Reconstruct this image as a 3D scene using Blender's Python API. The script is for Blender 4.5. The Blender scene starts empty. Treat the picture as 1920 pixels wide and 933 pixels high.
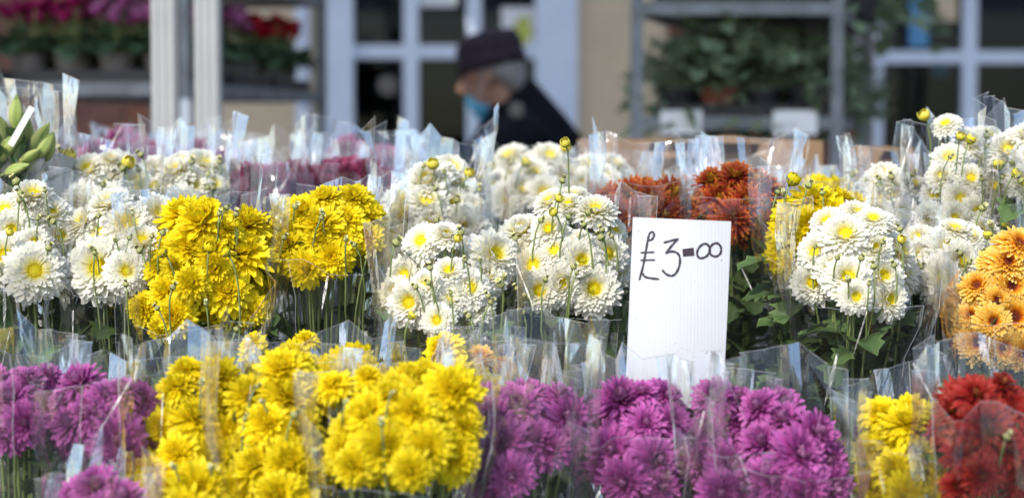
import bpy, bmesh, math, random
from mathutils import Vector, Matrix, noise, Quaternion

# ------------------------------------------------------------------ camera, light, exposure
SC = bpy.context.scene
COL = SC.collection
F_PX, HORIZON, CAM_Z = 3620.0, 250.0, 1.40
PITCH = math.atan((466.5 - HORIZON) / F_PX)
cam = bpy.data.objects.new('camera', bpy.data.cameras.new('camera'))
COL.objects.link(cam)
cam.location = (0, 0, CAM_Z)
cam.rotation_euler = (math.pi / 2 - PITCH, 0, 0)
cam.data.sensor_width = 36.0
cam.data.lens = 36.0 * F_PX / 1920.0
cam.data.clip_start, cam.data.clip_end = 0.05, 500
cam.data.dof.use_dof = True
cam.data.dof.focus_distance = 2.56
cam.data.dof.aperture_fstop = 2.8
cam.data.dof.aperture_blades = 0
SC.camera = cam

SUN_EL, SUN_AZ = math.radians(41), math.radians(-150)      # azimuth from +y, clockwise (to the right)
to_sun = Vector((math.cos(SUN_EL) * math.sin(SUN_AZ), math.cos(SUN_EL) * math.cos(SUN_AZ), math.sin(SUN_EL)))
W = bpy.data.worlds.new('World'); SC.world = W; W.use_nodes = True
wn = W.node_tree.nodes; wn.clear()
sky = wn.new('ShaderNodeTexSky'); sky.sky_type = 'NISHITA'; sky.sun_disc = False
sky.sun_elevation = SUN_EL; sky.sun_rotation = SUN_AZ
bg = wn.new('ShaderNodeBackground'); bg.inputs['Strength'].default_value = 0.15
wo = wn.new('ShaderNodeOutputWorld')
W.node_tree.links.new(sky.outputs[0], bg.inputs[0]); W.node_tree.links.new(bg.outputs[0], wo.inputs[0])
sun = bpy.data.objects.new('sun', bpy.data.lights.new('sun', 'SUN')); COL.objects.link(sun)
sun.data.energy = 2.15; sun.data.angle = math.radians(0.5); sun.data.color = (1.0, 0.95, 0.87)
sun.rotation_euler = to_sun.to_track_quat('Z', 'Y').to_euler()
sun.location = (-4, -4, 8)
SC.view_settings.view_transform = 'Standard'; SC.view_settings.look = 'None'
SC.view_settings.exposure = 0.90; SC.view_settings.gamma = 1.0
SC.view_settings.use_curve_mapping = False
cy = SC.cycles
cy.max_bounces = 8; cy.diffuse_bounces = 3; cy.glossy_bounces = 3; cy.transmission_bounces = 6
cy.transparent_max_bounces = 36
cy.use_adaptive_sampling = True; cy.adaptive_threshold = 0.025
cy.caustics_reflective = False; cy.caustics_refractive = False
cy.sample_clamp_indirect = 4.0
cy.use_denoising = True

# ------------------------------------------------------------------ helpers
R = random.Random(11)
_p, _s, _c = PITCH, math.sin(PITCH), math.cos(PITCH)
def P(px, py, d):
    """a photo pixel at ground distance d (metres in front of the camera)"""
    a, b = (px - 960) / F_PX, (466.5 - py) / F_PX
    v = Vector((a, _c + b * _s, -_s + b * _c))
    return Vector((0, 0, CAM_Z)) + v * (d / v.y)

def tag(o, label=None, cat=None, group=None, kind=None):
    if label: o['label'] = label
    if cat: o['category'] = cat
    if group: o['group'] = group
    if kind: o['kind'] = kind
    return o

def empty(name, loc=(0, 0, 0)):
    o = bpy.data.objects.new(name, None); COL.objects.link(o); o.location = loc
    o.empty_display_size = 0.02
    return o

def link(name, me, parent=None, mat=None):
    if mat is not None and len(me.materials) == 0: me.materials.append(mat)
    o = bpy.data.objects.new(name, me); COL.objects.link(o)
    if parent is not None:
        o.parent = parent
    return o

def world_to(parent, p):
    """a world point in the space of a parent that only carries a location (its own parents too)"""
    q = Vector(p)
    while parent is not None:
        q = q - parent.location; parent = parent.parent
    return q

class MB:
    """collects faces; build() links them as one mesh object"""
    def __init__(s): s.v, s.f, s.m, s.cur = [], [], [], 0
    def add(s, vs, fs):
        o = len(s.v); s.v += [tuple(x) for x in vs]
        for f in fs: s.f.append([i + o for i in f]); s.m.append(s.cur)
        return s
    def box(s, c, size, rot=None):
        hx, hy, hz = size[0] / 2, size[1] / 2, size[2] / 2
        vs = [Vector((x, y, z)) for z in (-hz, hz) for y in (-hy, hy) for x in (-hx, hx)]
        if rot is not None: vs = [rot @ v for v in vs]
        vs = [v + Vector(c) for v in vs]
        return s.add(vs, [(0, 2, 3, 1), (4, 5, 7, 6), (0, 1, 5, 4), (2, 6, 7, 3), (0, 4, 6, 2), (1, 3, 7, 5)])
    def tube(s, pts, r, n=6, cap=True):
        pts = [Vector(p) for p in pts]
        rs = r if isinstance(r, (list, tuple)) else [r] * len(pts)
        rings = []
        a = None
        for i, p in enumerate(pts):
            d = (pts[min(i + 1, len(pts) - 1)] - pts[max(i - 1, 0)])
            d = d.normalized() if d.length > 1e-9 else Vector((0, 0, 1))
            if a is None:
                a = d.orthogonal().normalized()
            else:
                a = (a - d * a.dot(d)); a = a.normalized() if a.length > 1e-6 else d.orthogonal().normalized()
            b = d.cross(a)
            rings.append([p + (a * math.cos(t) + b * math.sin(t)) * rs[i] for t in [2 * math.pi * k / n for k in range(n)]])
        vs = [v for ring in rings for v in ring]
        fs = [(i * n + k, i * n + (k + 1) % n, (i + 1) * n + (k + 1) % n, (i + 1) * n + k) for i in range(len(pts) - 1) for k in range(n)]
        if cap: fs += [tuple(range(n))[::-1], tuple((len(pts) - 1) * n + k for k in range(n))]
        return s.add(vs, fs)
    def lathe(s, prof, n=20, M=None, mats=None):
        vs = [Vector((r * math.cos(2 * math.pi * k / n), r * math.sin(2 * math.pi * k / n), z)) for r, z in prof for k in range(n)]
        if M is not None: vs = [M @ v for v in vs]
        o = len(s.v); s.v += [tuple(v) for v in vs]
        for i in range(len(prof) - 1):
            for k in range(n):
                s.f.append([o + i * n + k, o + i * n + (k + 1) % n, o + (i + 1) * n + (k + 1) % n, o + (i + 1) * n + k])
                s.m.append(mats[i] if mats else s.cur)
        return s
    def mesh(s, name, mats=(), smooth=False):
        me = bpy.data.meshes.new(name)
        me.from_pydata(s.v, [], s.f)
        for m in (mats if isinstance(mats, (list, tuple)) else [mats]): me.materials.append(m)
        if any(s.m): me.polygons.foreach_set('material_index', s.m)
        if smooth: me.polygons.foreach_set('use_smooth', [True] * len(me.polygons))
        me.update()
        return me
    def build(s, name, mats, parent=None, smooth=False):
        off = world_to(parent, (0, 0, 0)) if parent is not None else Vector()
        if parent is not None: s.v = [(x + off.x, y + off.y, z + off.z) for x, y, z in s.v]
        return link(name, s.mesh(name, mats, smooth), parent)

# ------------------------------------------------------------------ materials
def new_mat(name):
    m = bpy.data.materials.new(name); m.use_nodes = True
    nt = m.node_tree; nt.nodes.clear()
    out = nt.nodes.new('ShaderNodeOutputMaterial')
    return m, nt, out

def node(nt, t, **kw):
    n = nt.nodes.new(t)
    for k, v in kw.items():
        if k in n.inputs: n.inputs[k].default_value = v
        else: setattr(n, k, v)
    return n

def ramp(nt, stops):
    r = nt.nodes.new('ShaderNodeValToRGB'); e = r.color_ramp.elements
    while len(e) < len(stops): e.new(0.5)
    for el, (p, c) in zip(e, stops): el.position = p; el.color = (*c, 1)
    return r

def surf(name, col, rough=0.6, metal=0.0, var=0.12, scale=30, bump=0.0, spec=0.4, bscale=None):
    """principled surface with noise in its colour and a fine bump"""
    m, nt, out = new_mat(name); L = nt.links
    b = node(nt, 'ShaderNodeBsdfPrincipled', Roughness=rough, Metallic=metal)
    b.inputs['Specular IOR Level'].default_value = spec
    tc = node(nt, 'ShaderNodeTexCoord'); nz = node(nt, 'ShaderNodeTexNoise', Scale=scale, Detail=5.0, Roughness=0.6)
    L.new(tc.outputs['Object'], nz.inputs['Vector'])
    lo = tuple(c * (1 - var) for c in col); hi = tuple(min(1, c * (1 + var)) for c in col)
    r = ramp(nt, [(0.3, lo), (0.7, hi)])
    L.new(nz.outputs['Fac'], r.inputs[0]); L.new(r.outputs[0], b.inputs['Base Color'])
    if bump:
        n2 = node(nt, 'ShaderNodeTexNoise', Scale=bscale or scale * 4, Detail=4.0); L.new(tc.outputs['Object'], n2.inputs['Vector'])
        bp = node(nt, 'ShaderNodeBump', Strength=bump, Distance=0.004); L.new(n2.outputs['Fac'], bp.inputs['Height'])
        L.new(bp.outputs[0], b.inputs['Normal'])
    L.new(b.outputs[0], out.inputs[0])
    return m

def petal_mat(name, stops, back=None, trans=0.3, vein=0.10, rnd=0.22):
    """pigment runs from the petal's base (t = 0) to its tip (t = 1)"""
    m, nt, out = new_mat(name); L = nt.links
    at = node(nt, 'ShaderNodeAttribute', attribute_name='t'); ar = node(nt, 'ShaderNodeAttribute', attribute_name='r')
    rp = ramp(nt, stops); L.new(at.outputs['Fac'], rp.inputs[0])
    col = rp.outputs[0]
    if back:
        g = node(nt, 'ShaderNodeNewGeometry'); mx = node(nt, 'ShaderNodeMix', data_type='RGBA')
        L.new(g.outputs['Backfacing'], mx.inputs[0]); L.new(col, mx.inputs[6]); mx.inputs[7].default_value = (*back, 1)
        col = mx.outputs[2]
    oi = node(nt, 'ShaderNodeObjectInfo')
    ad = node(nt, 'ShaderNodeMath', operation='ADD'); L.new(ar.outputs['Fac'], ad.inputs[0]); L.new(oi.outputs['Random'], ad.inputs[1])
    mr = node(nt, 'ShaderNodeMapRange'); mr.inputs[1].default_value = 0; mr.inputs[2].default_value = 2
    mr.inputs[3].default_value = 1 - rnd; mr.inputs[4].default_value = 1 + rnd * 0.5
    L.new(ad.outputs[0], mr.inputs[0])
    hs = node(nt, 'ShaderNodeHueSaturation'); L.new(mr.outputs[0], hs.inputs['Value']); L.new(col, hs.inputs['Color'])
    tc = node(nt, 'ShaderNodeTexCoord'); nz = node(nt, 'ShaderNodeTexNoise', Scale=9.0, Detail=3.0)
    L.new(tc.outputs['Object'], nz.inputs['Vector'])
    mv = node(nt, 'ShaderNodeMapRange'); mv.inputs[3].default_value = 1 - vein; mv.inputs[4].default_value = 1 + vein
    L.new(nz.outputs['Fac'], mv.inputs[0])
    h2 = node(nt, 'ShaderNodeHueSaturation'); L.new(mv.outputs[0], h2.inputs['Value']); L.new(hs.outputs[0], h2.inputs['Color'])
    b = node(nt, 'ShaderNodeBsdfPrincipled', Roughness=0.55); b.inputs['Specular IOR Level'].default_value = 0.25
    L.new(h2.outputs[0], b.inputs['Base Color'])
    t = node(nt, 'ShaderNodeBsdfTranslucent'); L.new(h2.outputs[0], t.inputs[0])
    ms = node(nt, 'ShaderNodeMixShader', Fac=trans); L.new(b.outputs[0], ms.inputs[1]); L.new(t.outputs[0], ms.inputs[2])
    L.new(ms.outputs[0], out.inputs[0])
    return m

def film_mat(name, tint=(0.985, 0.985, 0.985), haze=0.008, rough=0.09, ior=1.5, bump=0.26, gain=0.98):
    m, nt, out = new_mat(name); L = nt.links
    tr = node(nt, 'ShaderNodeBsdfTransparent', Color=(*tint, 1))
    gl = node(nt, 'ShaderNodeBsdfGlossy', Roughness=rough, Color=(1, 1, 1, 1))
    df = node(nt, 'ShaderNodeBsdfTranslucent', Color=(0.85, 0.87, 0.9, 1)); d2 = node(nt, 'ShaderNodeBsdfDiffuse', Color=(0.85, 0.87, 0.9, 1))
    dd = node(nt, 'ShaderNodeMixShader', Fac=0.5); L.new(df.outputs[0], dd.inputs[1]); L.new(d2.outputs[0], dd.inputs[2])
    tc = node(nt, 'ShaderNodeTexCoord'); mp = node(nt, 'ShaderNodeMapping'); mp.inputs['Scale'].default_value = (22, 22, 7)
    L.new(tc.outputs['Object'], mp.inputs[0])
    nz = node(nt, 'ShaderNodeTexNoise', Scale=1.0, Detail=3.0, Roughness=0.55, Distortion=1.2); L.new(mp.outputs[0], nz.inputs['Vector'])
    m2_ = node(nt, 'ShaderNodeMapping'); m2_.inputs['Scale'].default_value = (70, 70, 22); m2_.inputs['Rotation'].default_value = (.3, .4, 0); L.new(tc.outputs['Object'], m2_.inputs[0])
    vo = node(nt, 'ShaderNodeTexVoronoi', feature='DISTANCE_TO_EDGE', Scale=1.0); L.new(m2_.outputs[0], vo.inputs['Vector'])
    av = node(nt, 'ShaderNodeMath', operation='MULTIPLY_ADD'); av.inputs[1].default_value = .22; L.new(vo.outputs['Distance'], av.inputs[0]); L.new(nz.outputs['Fac'], av.inputs[2])
    bp = node(nt, 'ShaderNodeBump', Strength=bump, Distance=0.012); L.new(av.outputs[0], bp.inputs['Height'])
    L.new(bp.outputs[0], gl.inputs['Normal'])
    fr = node(nt, 'ShaderNodeFresnel', IOR=ior); L.new(bp.outputs[0], fr.inputs['Normal'])
    m1 = node(nt, 'ShaderNodeMixShader', Fac=haze); L.new(tr.outputs[0], m1.inputs[1]); L.new(dd.outputs[0], m1.inputs[2])
    sc_ = node(nt, 'ShaderNodeMath', operation='MULTIPLY', use_clamp=True); sc_.inputs[1].default_value = gain; L.new(fr.outputs[0], sc_.inputs[0]); mn = node(nt, 'ShaderNodeMath', operation='MINIMUM'); mn.inputs[1].default_value = 0.45; L.new(sc_.outputs[0], mn.inputs[0])
    m2 = node(nt, 'ShaderNodeMixShader'); L.new(mn.outputs[0], m2.inputs[0]); L.new(m1.outputs[0], m2.inputs[1]); L.new(gl.outputs[0], m2.inputs[2])
    L.new(m2.outputs[0], out.inputs[0])
    return m

def glass_mat(name):
    m, nt, out = new_mat(name); L = nt.links
    tr = node(nt, 'ShaderNodeBsdfTransparent', Color=(0.75, 0.8, 0.82, 1)); gl = node(nt, 'ShaderNodeBsdfGlossy', Roughness=0.01, Color=(0.2, 0.23, 0.27, 1))
    fr = node(nt, 'ShaderNodeFresnel', IOR=1.45)
    nz = node(nt, 'ShaderNodeTexNoise', Scale=2.0); bp = node(nt, 'ShaderNodeBump', Strength=0.05, Distance=0.01)
    L.new(nz.outputs['Fac'], bp.inputs['Height']); L.new(bp.outputs[0], gl.inputs['Normal'])
    ms = node(nt, 'ShaderNodeMixShader'); L.new(fr.outputs[0], ms.inputs[0]); L.new(tr.outputs[0], ms.inputs[1]); L.new(gl.outputs[0], ms.inputs[2])
    L.new(ms.outputs[0], out.inputs[0])
    return m

def cloth_mat(name, col, trans):
    m, nt, out = new_mat(name); L = nt.links
    d = node(nt, 'ShaderNodeBsdfDiffuse', Color=(*col, 1)); t = node(nt, 'ShaderNodeBsdfTranslucent', Color=(*col, 1))
    nz = node(nt, 'ShaderNodeTexNoise', Scale=3.0, Detail=4.0); bp = node(nt, 'ShaderNodeBump', Strength=0.2, Distance=0.02)
    L.new(nz.outputs['Fac'], bp.inputs['Height']); L.new(bp.outputs[0], d.inputs['Normal'])
    ms = node(nt, 'ShaderNodeMixShader', Fac=trans); L.new(d.outputs[0], ms.inputs[1]); L.new(t.outputs[0], ms.inputs[2]); L.new(ms.outputs[0], out.inputs[0])
    return m

M = {}
M['white'] = petal_mat('white_petal', [(0.0, (0.82, 0.70, 0.07)), (0.30, (0.86, 0.80, 0.42)), (0.60, (0.87, 0.84, 0.68)), (1.0, (0.88, 0.87, 0.81))], trans=0.42, rnd=0.10, vein=0.05)
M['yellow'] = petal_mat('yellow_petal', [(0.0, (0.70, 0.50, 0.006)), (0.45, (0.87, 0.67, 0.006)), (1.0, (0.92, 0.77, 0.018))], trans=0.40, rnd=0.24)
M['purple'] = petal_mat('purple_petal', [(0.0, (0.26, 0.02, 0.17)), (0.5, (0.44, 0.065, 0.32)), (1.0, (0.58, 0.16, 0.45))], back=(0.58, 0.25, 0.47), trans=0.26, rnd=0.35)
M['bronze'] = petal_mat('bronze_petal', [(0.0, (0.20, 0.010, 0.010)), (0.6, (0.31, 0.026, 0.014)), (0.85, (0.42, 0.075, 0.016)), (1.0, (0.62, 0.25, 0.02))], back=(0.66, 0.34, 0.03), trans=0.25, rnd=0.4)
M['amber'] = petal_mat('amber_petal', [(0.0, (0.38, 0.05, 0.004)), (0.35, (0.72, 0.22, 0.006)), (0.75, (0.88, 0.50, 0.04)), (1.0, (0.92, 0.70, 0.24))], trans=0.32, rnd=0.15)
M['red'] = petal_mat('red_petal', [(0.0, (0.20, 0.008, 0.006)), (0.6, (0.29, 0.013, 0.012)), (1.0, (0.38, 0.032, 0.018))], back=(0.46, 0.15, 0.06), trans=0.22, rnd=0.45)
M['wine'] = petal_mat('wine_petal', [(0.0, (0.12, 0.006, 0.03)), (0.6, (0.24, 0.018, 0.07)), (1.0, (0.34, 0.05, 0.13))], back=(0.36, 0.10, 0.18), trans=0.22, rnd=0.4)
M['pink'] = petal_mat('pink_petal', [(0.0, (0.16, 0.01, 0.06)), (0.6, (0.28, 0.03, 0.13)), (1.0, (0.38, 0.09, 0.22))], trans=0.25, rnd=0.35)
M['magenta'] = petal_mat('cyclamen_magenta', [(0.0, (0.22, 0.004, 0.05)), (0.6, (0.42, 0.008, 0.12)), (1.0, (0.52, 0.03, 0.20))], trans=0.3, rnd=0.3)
M['lilac'] = petal_mat('cyclamen_lilac', [(0.0, (0.40, 0.02, 0.20)), (0.6, (0.55, 0.13, 0.36)), (1.0, (0.66, 0.30, 0.52))], trans=0.3, rnd=0.3)
M['scarlet'] = petal_mat('cyclamen_scarlet', [(0.0, (0.30, 0.002, 0.008)), (0.6, (0.52, 0.006, 0.02)), (1.0, (0.60, 0.02, 0.04))], trans=0.3, rnd=0.3)
M['disc'] = petal_mat('disc_yellow', [(0.0, (0.62, 0.56, 0.02)), (0.35, (0.84, 0.68, 0.01)), (1.0, (0.88, 0.74, 0.02))], trans=0.12, rnd=0.1)
M['disc_dark'] = petal_mat('disc_brown', [(0.0, (0.10, 0.012, 0.004)), (0.5, (0.26, 0.04, 0.006)), (1.0, (0.55, 0.18, 0.01))], trans=0.1, rnd=0.1)
M['leaf'] = petal_mat('mum_leaf', [(0.0, (0.14, 0.21, 0.07)), (0.5, (0.085, 0.15, 0.045)), (1.0, (0.11, 0.17, 0.06))], back=(0.12, 0.16, 0.09), trans=0.25, rnd=0.45)
M['stem'] = surf('green_stem', (0.18, 0.23, 0.075), 0.5, var=0.35, scale=25)
M['calyx'] = surf('calyx_green', (0.10, 0.14, 0.04), 0.55, var=0.3, scale=60)
M['bud'] = petal_mat('bud_scales', [(0.0, (0.09, 0.13, 0.035)), (0.55, (0.16, 0.20, 0.055)), (0.8, (0.45, 0.44, 0.16)), (1.0, (0.80, 0.76, 0.42))], trans=0.1, rnd=0.2)
M['lily'] = petal_mat('lily_bud', [(0.0, (0.16, 0.24, 0.06)), (0.5, (0.30, 0.40, 0.10)), (1.0, (0.46, 0.50, 0.16))], trans=0.2, rnd=0.15)
M['lily_leaf'] = petal_mat('lily_leaf', [(0.0, (0.10, 0.17, 0.05)), (1.0, (0.06, 0.12, 0.035))], back=(0.12, 0.19, 0.08), trans=0.25, rnd=0.2)
M['cyc_leaf'] = petal_mat('cyclamen_leaf', [(0.0, (0.15, 0.22, 0.13)), (0.5, (0.06, 0.12, 0.055)), (1.0, (0.09, 0.16, 0.08))], trans=0.2, rnd=0.4)
M['ivy_leaf'] = petal_mat('ivy_leaf', [(0.0, (0.34, 0.40, 0.27)), (0.5, (0.16, 0.24, 0.12)), (1.0, (0.24, 0.32, 0.18))], trans=0.25, rnd=0.5)
M['film'] = film_mat('clear_film')
M['film_edge'] = film_mat('film_edge', haze=0.5, rough=0.15, ior=1.8)
M['film_crease'] = film_mat('film_crease', haze=0.04, rough=0.36, ior=1.6, bump=0.4)
M['film_kraft'] = film_mat('amber_film', tint=(0.97, 0.93, 0.84), haze=0.025)
M['film_frost'] = film_mat('frosted_film', tint=(0.80, 0.83, 0.80), haze=0.42, rough=0.2)
M['card'] = None

# ------------------------------------------------------------------ flower meshes
def set_attr(me, name, vals):
    a = me.attributes.new(name, 'FLOAT', 'POINT'); a.data.foreach_set('value', vals)

class Petals:
    def __init__(s): s.v, s.f, s.t, s.r = [], [], [], []
    def petal(s, az, r0, z0, L, Wd, el, curl, cup, rnd, n=5, tip=0.0, twist=0.0, wide=0.72):
        ca, sa = math.cos(az), math.sin(az)
        x, z, ang = r0, z0, el
        o = len(s.v)
        for i in range(n + 1):
            q = i / n
            w = Wd * (0.34 + 0.66 * min(1, q / wide) ** 0.8)
            if q > wide: w = Wd * math.sqrt(max(0, 1 - ((q - wide) / (1 - wide)) ** 2)) * 0.70 + Wd * 0.30
            if i: x += math.cos(ang) * L / n; z += math.sin(ang) * L / n
            ang += curl / n
            nx, nz = -math.sin(ang), math.cos(ang)
            for k in (-1, 0, 1):
                lat = k * w * 0.5
                lift = cup * Wd * abs(k) * (0.4 + 0.6 * q) + twist * k * Wd * q
                px, pz = x + nx * lift, z + nz * lift
                s.v.append((px * ca - lat * sa, px * sa + lat * ca, pz)); s.t.append(q if i < n else 1.0); s.r.append(rnd)
        for i in range(n):
            for k in range(2):
                a = o + i * 3 + k; s.f.append((a, a + 3, a + 4, a + 1))
    def mesh(s, name, mat, flip=False):
        me = bpy.data.meshes.new(name)
        me.from_pydata(s.v, [], s.f)
        me.polygons.foreach_set('use_smooth', [True] * len(me.polygons))
        set_attr(me, 't', s.t); set_attr(me, 'r', s.r)
        me.materials.append(mat); me.update()
        return me

GA = math.pi * (3 - math.sqrt(5))
def head_mesh(kind, seed, openness=1.0):
    rg = random.Random(seed * 77 + hash(kind) % 1 + len(kind) * 13)
    S = Petals(); u = rg.uniform
    if kind == 'white':
        N = 165
        for i in range(N):
            f = i / N                                   # 0 outer .. 1 inner
            el = math.radians(-6 + 62 * f ** 1.15 * openness + u(-7, 7) - (1 - openness) * 10)
            L = (0.78 - 0.44 * f) * u(0.88, 1.08)
            S.petal(i * GA + u(-.08, .08), 0.20 + 0.05 * (1 - f) * u(0, 1), -0.12 + 0.24 * f, L, (0.215 - 0.085 * f) * u(.88, 1.12), el, math.radians(u(-38, 2) * (1 - f) + u(0, 30) * f), u(0.06, 0.20), u(0, 1), twist=u(-.10, .10))
    elif kind == 'amber':
        N = 120
        for i in range(N):
            f = i / N
            el = math.radians(-8 + 72 * f + u(-7, 7))
            L = (0.80 - 0.50 * f) * u(0.9, 1.08)
            S.petal(i * GA + u(-.06, .06), 0.17, -0.12 + 0.26 * f, L, (0.20 - 0.07 * f) * u(.88, 1.1), el, math.radians(u(-30, 5)), u(0.15, 0.32), u(0, 1))
    else:
        par = {'yellow': (170, 0.225, 84, 0.90, 22), 'purple': (170, 0.185, 84, 0.90, 30), 'bronze': (130, 0.155, 78, 0.95, 18),
               'red': (120, 0.165, 74, 0.95, 10), 'wine': (140, 0.16, 84, 0.92, 26), 'pink': (140, 0.17, 84, 0.92, 20)}[kind]
        N, wd, top, l0, inc = par
        if seed % 3 == 2: top -= 16
        for i in range(N):
            f = i / N
            el = math.radians(-16 + (top + 16) * f ** 0.9 * openness + u(-10, 10))
            L = (l0 - 0.55 * f ** 1.2) * u(0.84, 1.10)
            curl = math.radians((-46 + u(-14, 20)) * (1 - f) ** 1.6 + inc * f + u(-10, 16))
            if u(0, 1) < 0.05: el -= math.radians(22); L *= 1.05
            S.petal(i * GA + u(-.12, .12), 0.10 * (1 - f) + 0.02, -0.16 + 0.28 * f, L, wd * (1 - 0.35 * f) * u(.85, 1.15), el, curl, u(0.12, 0.38), u(0, 1), twist=u(-.2, .2))
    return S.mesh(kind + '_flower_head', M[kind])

def disc_mesh(mat, rad=0.24):
    S = Petals(); N = 85
    rg = random.Random(5)
    for i in range(N):
        q = (i + 0.5) / N; r = rad * math.sqrt(q); a = i * GA; h = 0.045 + 0.05 * q * rg.uniform(0.7, 1.2); z = 0.10 - 0.06 * q * q
        o = len(S.v); w = 0.026
        cx, cy_ = r * math.cos(a), r * math.sin(a)
        for k in range(5):
            t = 2 * math.pi * k / 5
            S.v.append((cx + w * math.cos(t), cy_ + w * math.sin(t), z - 0.08)); S.t.append(q); S.r.append(rg.random())
        S.v.append((cx * 1.02, cy_ * 1.02, z + h)); S.t.append(q); S.r.append(rg.random())
        for k in range(5): S.f.append((o + k, o + (k + 1) % 5, o + 5))
    o = len(S.v)
    for k in range(16):
        t = 2 * math.pi * k / 16
        S.v.append((rad * math.cos(t), rad * math.sin(t), -0.02)); S.t.append(1); S.r.append(.5)
    S.v.append((0, 0, 0.08)); S.t.append(0); S.r.append(.5)
    for k in range(16): S.f.append((o + k, o + (k + 1) % 16, o + 16))
    return S.mesh('disc', mat)

def calyx_mesh():
    mb = MB()
    mb.lathe([(0.05, -0.42), (0.10, -0.36), (0.24, -0.24), (0.30, -0.14), (0.28, -0.09)], 10)
    return mb.mesh('calyx', M['calyx'], True)

def bud_mesh(seed, open_=False, col='white'):
    rg = random.Random(seed); mb = Petals()
    # imbricate green scales closing over a paler top; unit radius
    for ring, (cnt, z0, r0, L, el, curl) in enumerate([(8, -0.75, 0.30, 1.25, 0.35, 2.2), (8, -0.85, 0.25, 1.05, 0.10, 2.0), (7, -0.70, 0.2, 1.55, 0.75, 2.0), (6, -0.5, 0.1, 1.7, 1.0, 1.6)]):
        for k in range(cnt):
            mb.petal(2 * math.pi * (k + ring * .5) / cnt + rg.uniform(-.1, .1), r0, z0, L, 0.62, el, curl, 0.10, rg.random(), n=5, wide=0.6)
    me = mb.mesh('bud', M['bud'])
    return me

def leaf_mesh(seed, mat, L=1.0, prof=None, fold=0.25, bend=-0.9, wob=0.05):
    rg = random.Random(seed); S = Petals()
    prof = prof or [0.05, 0.07, 0.16, 0.34, 0.20, 0.42, 0.25, 0.40, 0.22, 0.24, 0.10, 0.0]
    n = len(prof) - 1; x = z = 0.0; ang = 0.55
    for i, w in enumerate(prof):
        q = i / n
        if i: x += math.cos(ang) * L / n; z += math.sin(ang) * L / n
        ang += bend / n
        fwd = 0.035 if (i % 2) else 0.0
        for k in (-1, -0.5, 0, 0.5, 1):
            S.v.append((x + abs(k) * fwd * 2, k * w * L, z + abs(k) * w * L * fold + rg.uniform(-wob, wob) * w * abs(k)))
            S.t.append(1 - abs(k)); S.r.append(0.5)
    for i in range(n):
        for k in range(4):
            a = i * 5 + k; S.f.append((a, a + 5, a + 6, a + 1))
    return S.mesh('leaf', mat)

HEADS = {k: [head_mesh(k, s, o) for s, o in ((1, 1.0), (2, 0.88), (3, 1.14), (4, 1.0), (5, 1.38), (6, 0.7))] for k in ('white', 'yellow', 'purple', 'bronze', 'amber', 'red', 'wine', 'pink')}
DISC = {'white': disc_mesh(M['disc']), 'amber': disc_mesh(M['disc_dark'], 0.2)}
CALYX = calyx_mesh()
BUDS = [bud_mesh(s) for s in (1, 2, 3)]
LEAVES = [leaf_mesh(1, M['leaf']), leaf_mesh(2, M['leaf'], bend=-1.5, fold=0.4), leaf_mesh(3, M['leaf'], bend=-0.3, fold=0.1),
          leaf_mesh(4, M['leaf'], prof=[0.04, 0.06, 0.2, 0.3, 0.18, 0.36, 0.22, 0.2, 0.0], bend=-1.1)]
# half-open small flower: a bud of the flower's own colour
def halfopen_mesh(kind):
    rg = random.Random(9); S = Petals()
    for ring, (cnt, el, L, curl) in enumerate([(12, 0.55, 1.25, 1.5), (11, 0.85, 1.15, 1.5), (9, 1.1, 1.0, 1.3)]):
        for k in range(cnt):
            S.petal(2 * math.pi * (k + .5 * ring) / cnt, 0.42 - .1 * ring, -0.5, L * rg.uniform(.9, 1.1), 0.46, el, curl, 0.2, rg.random())
    return S.mesh('half_open_flower', M[kind])
M['cream_bud'] = petal_mat('opening_petal', [(0.0, (0.55, 0.50, 0.02)), (0.6, (0.80, 0.66, 0.04)), (1.0, (0.86, 0.76, 0.16))], trans=0.25, rnd=0.1)
HALF = {'white': halfopen_mesh('cream_bud'), 'yellow': halfopen_mesh('yellow')}

def orient(n, spin):
    return n.normalized().to_track_quat('Z', 'Y') @ Quaternion((0, 0, 1), spin)

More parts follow.
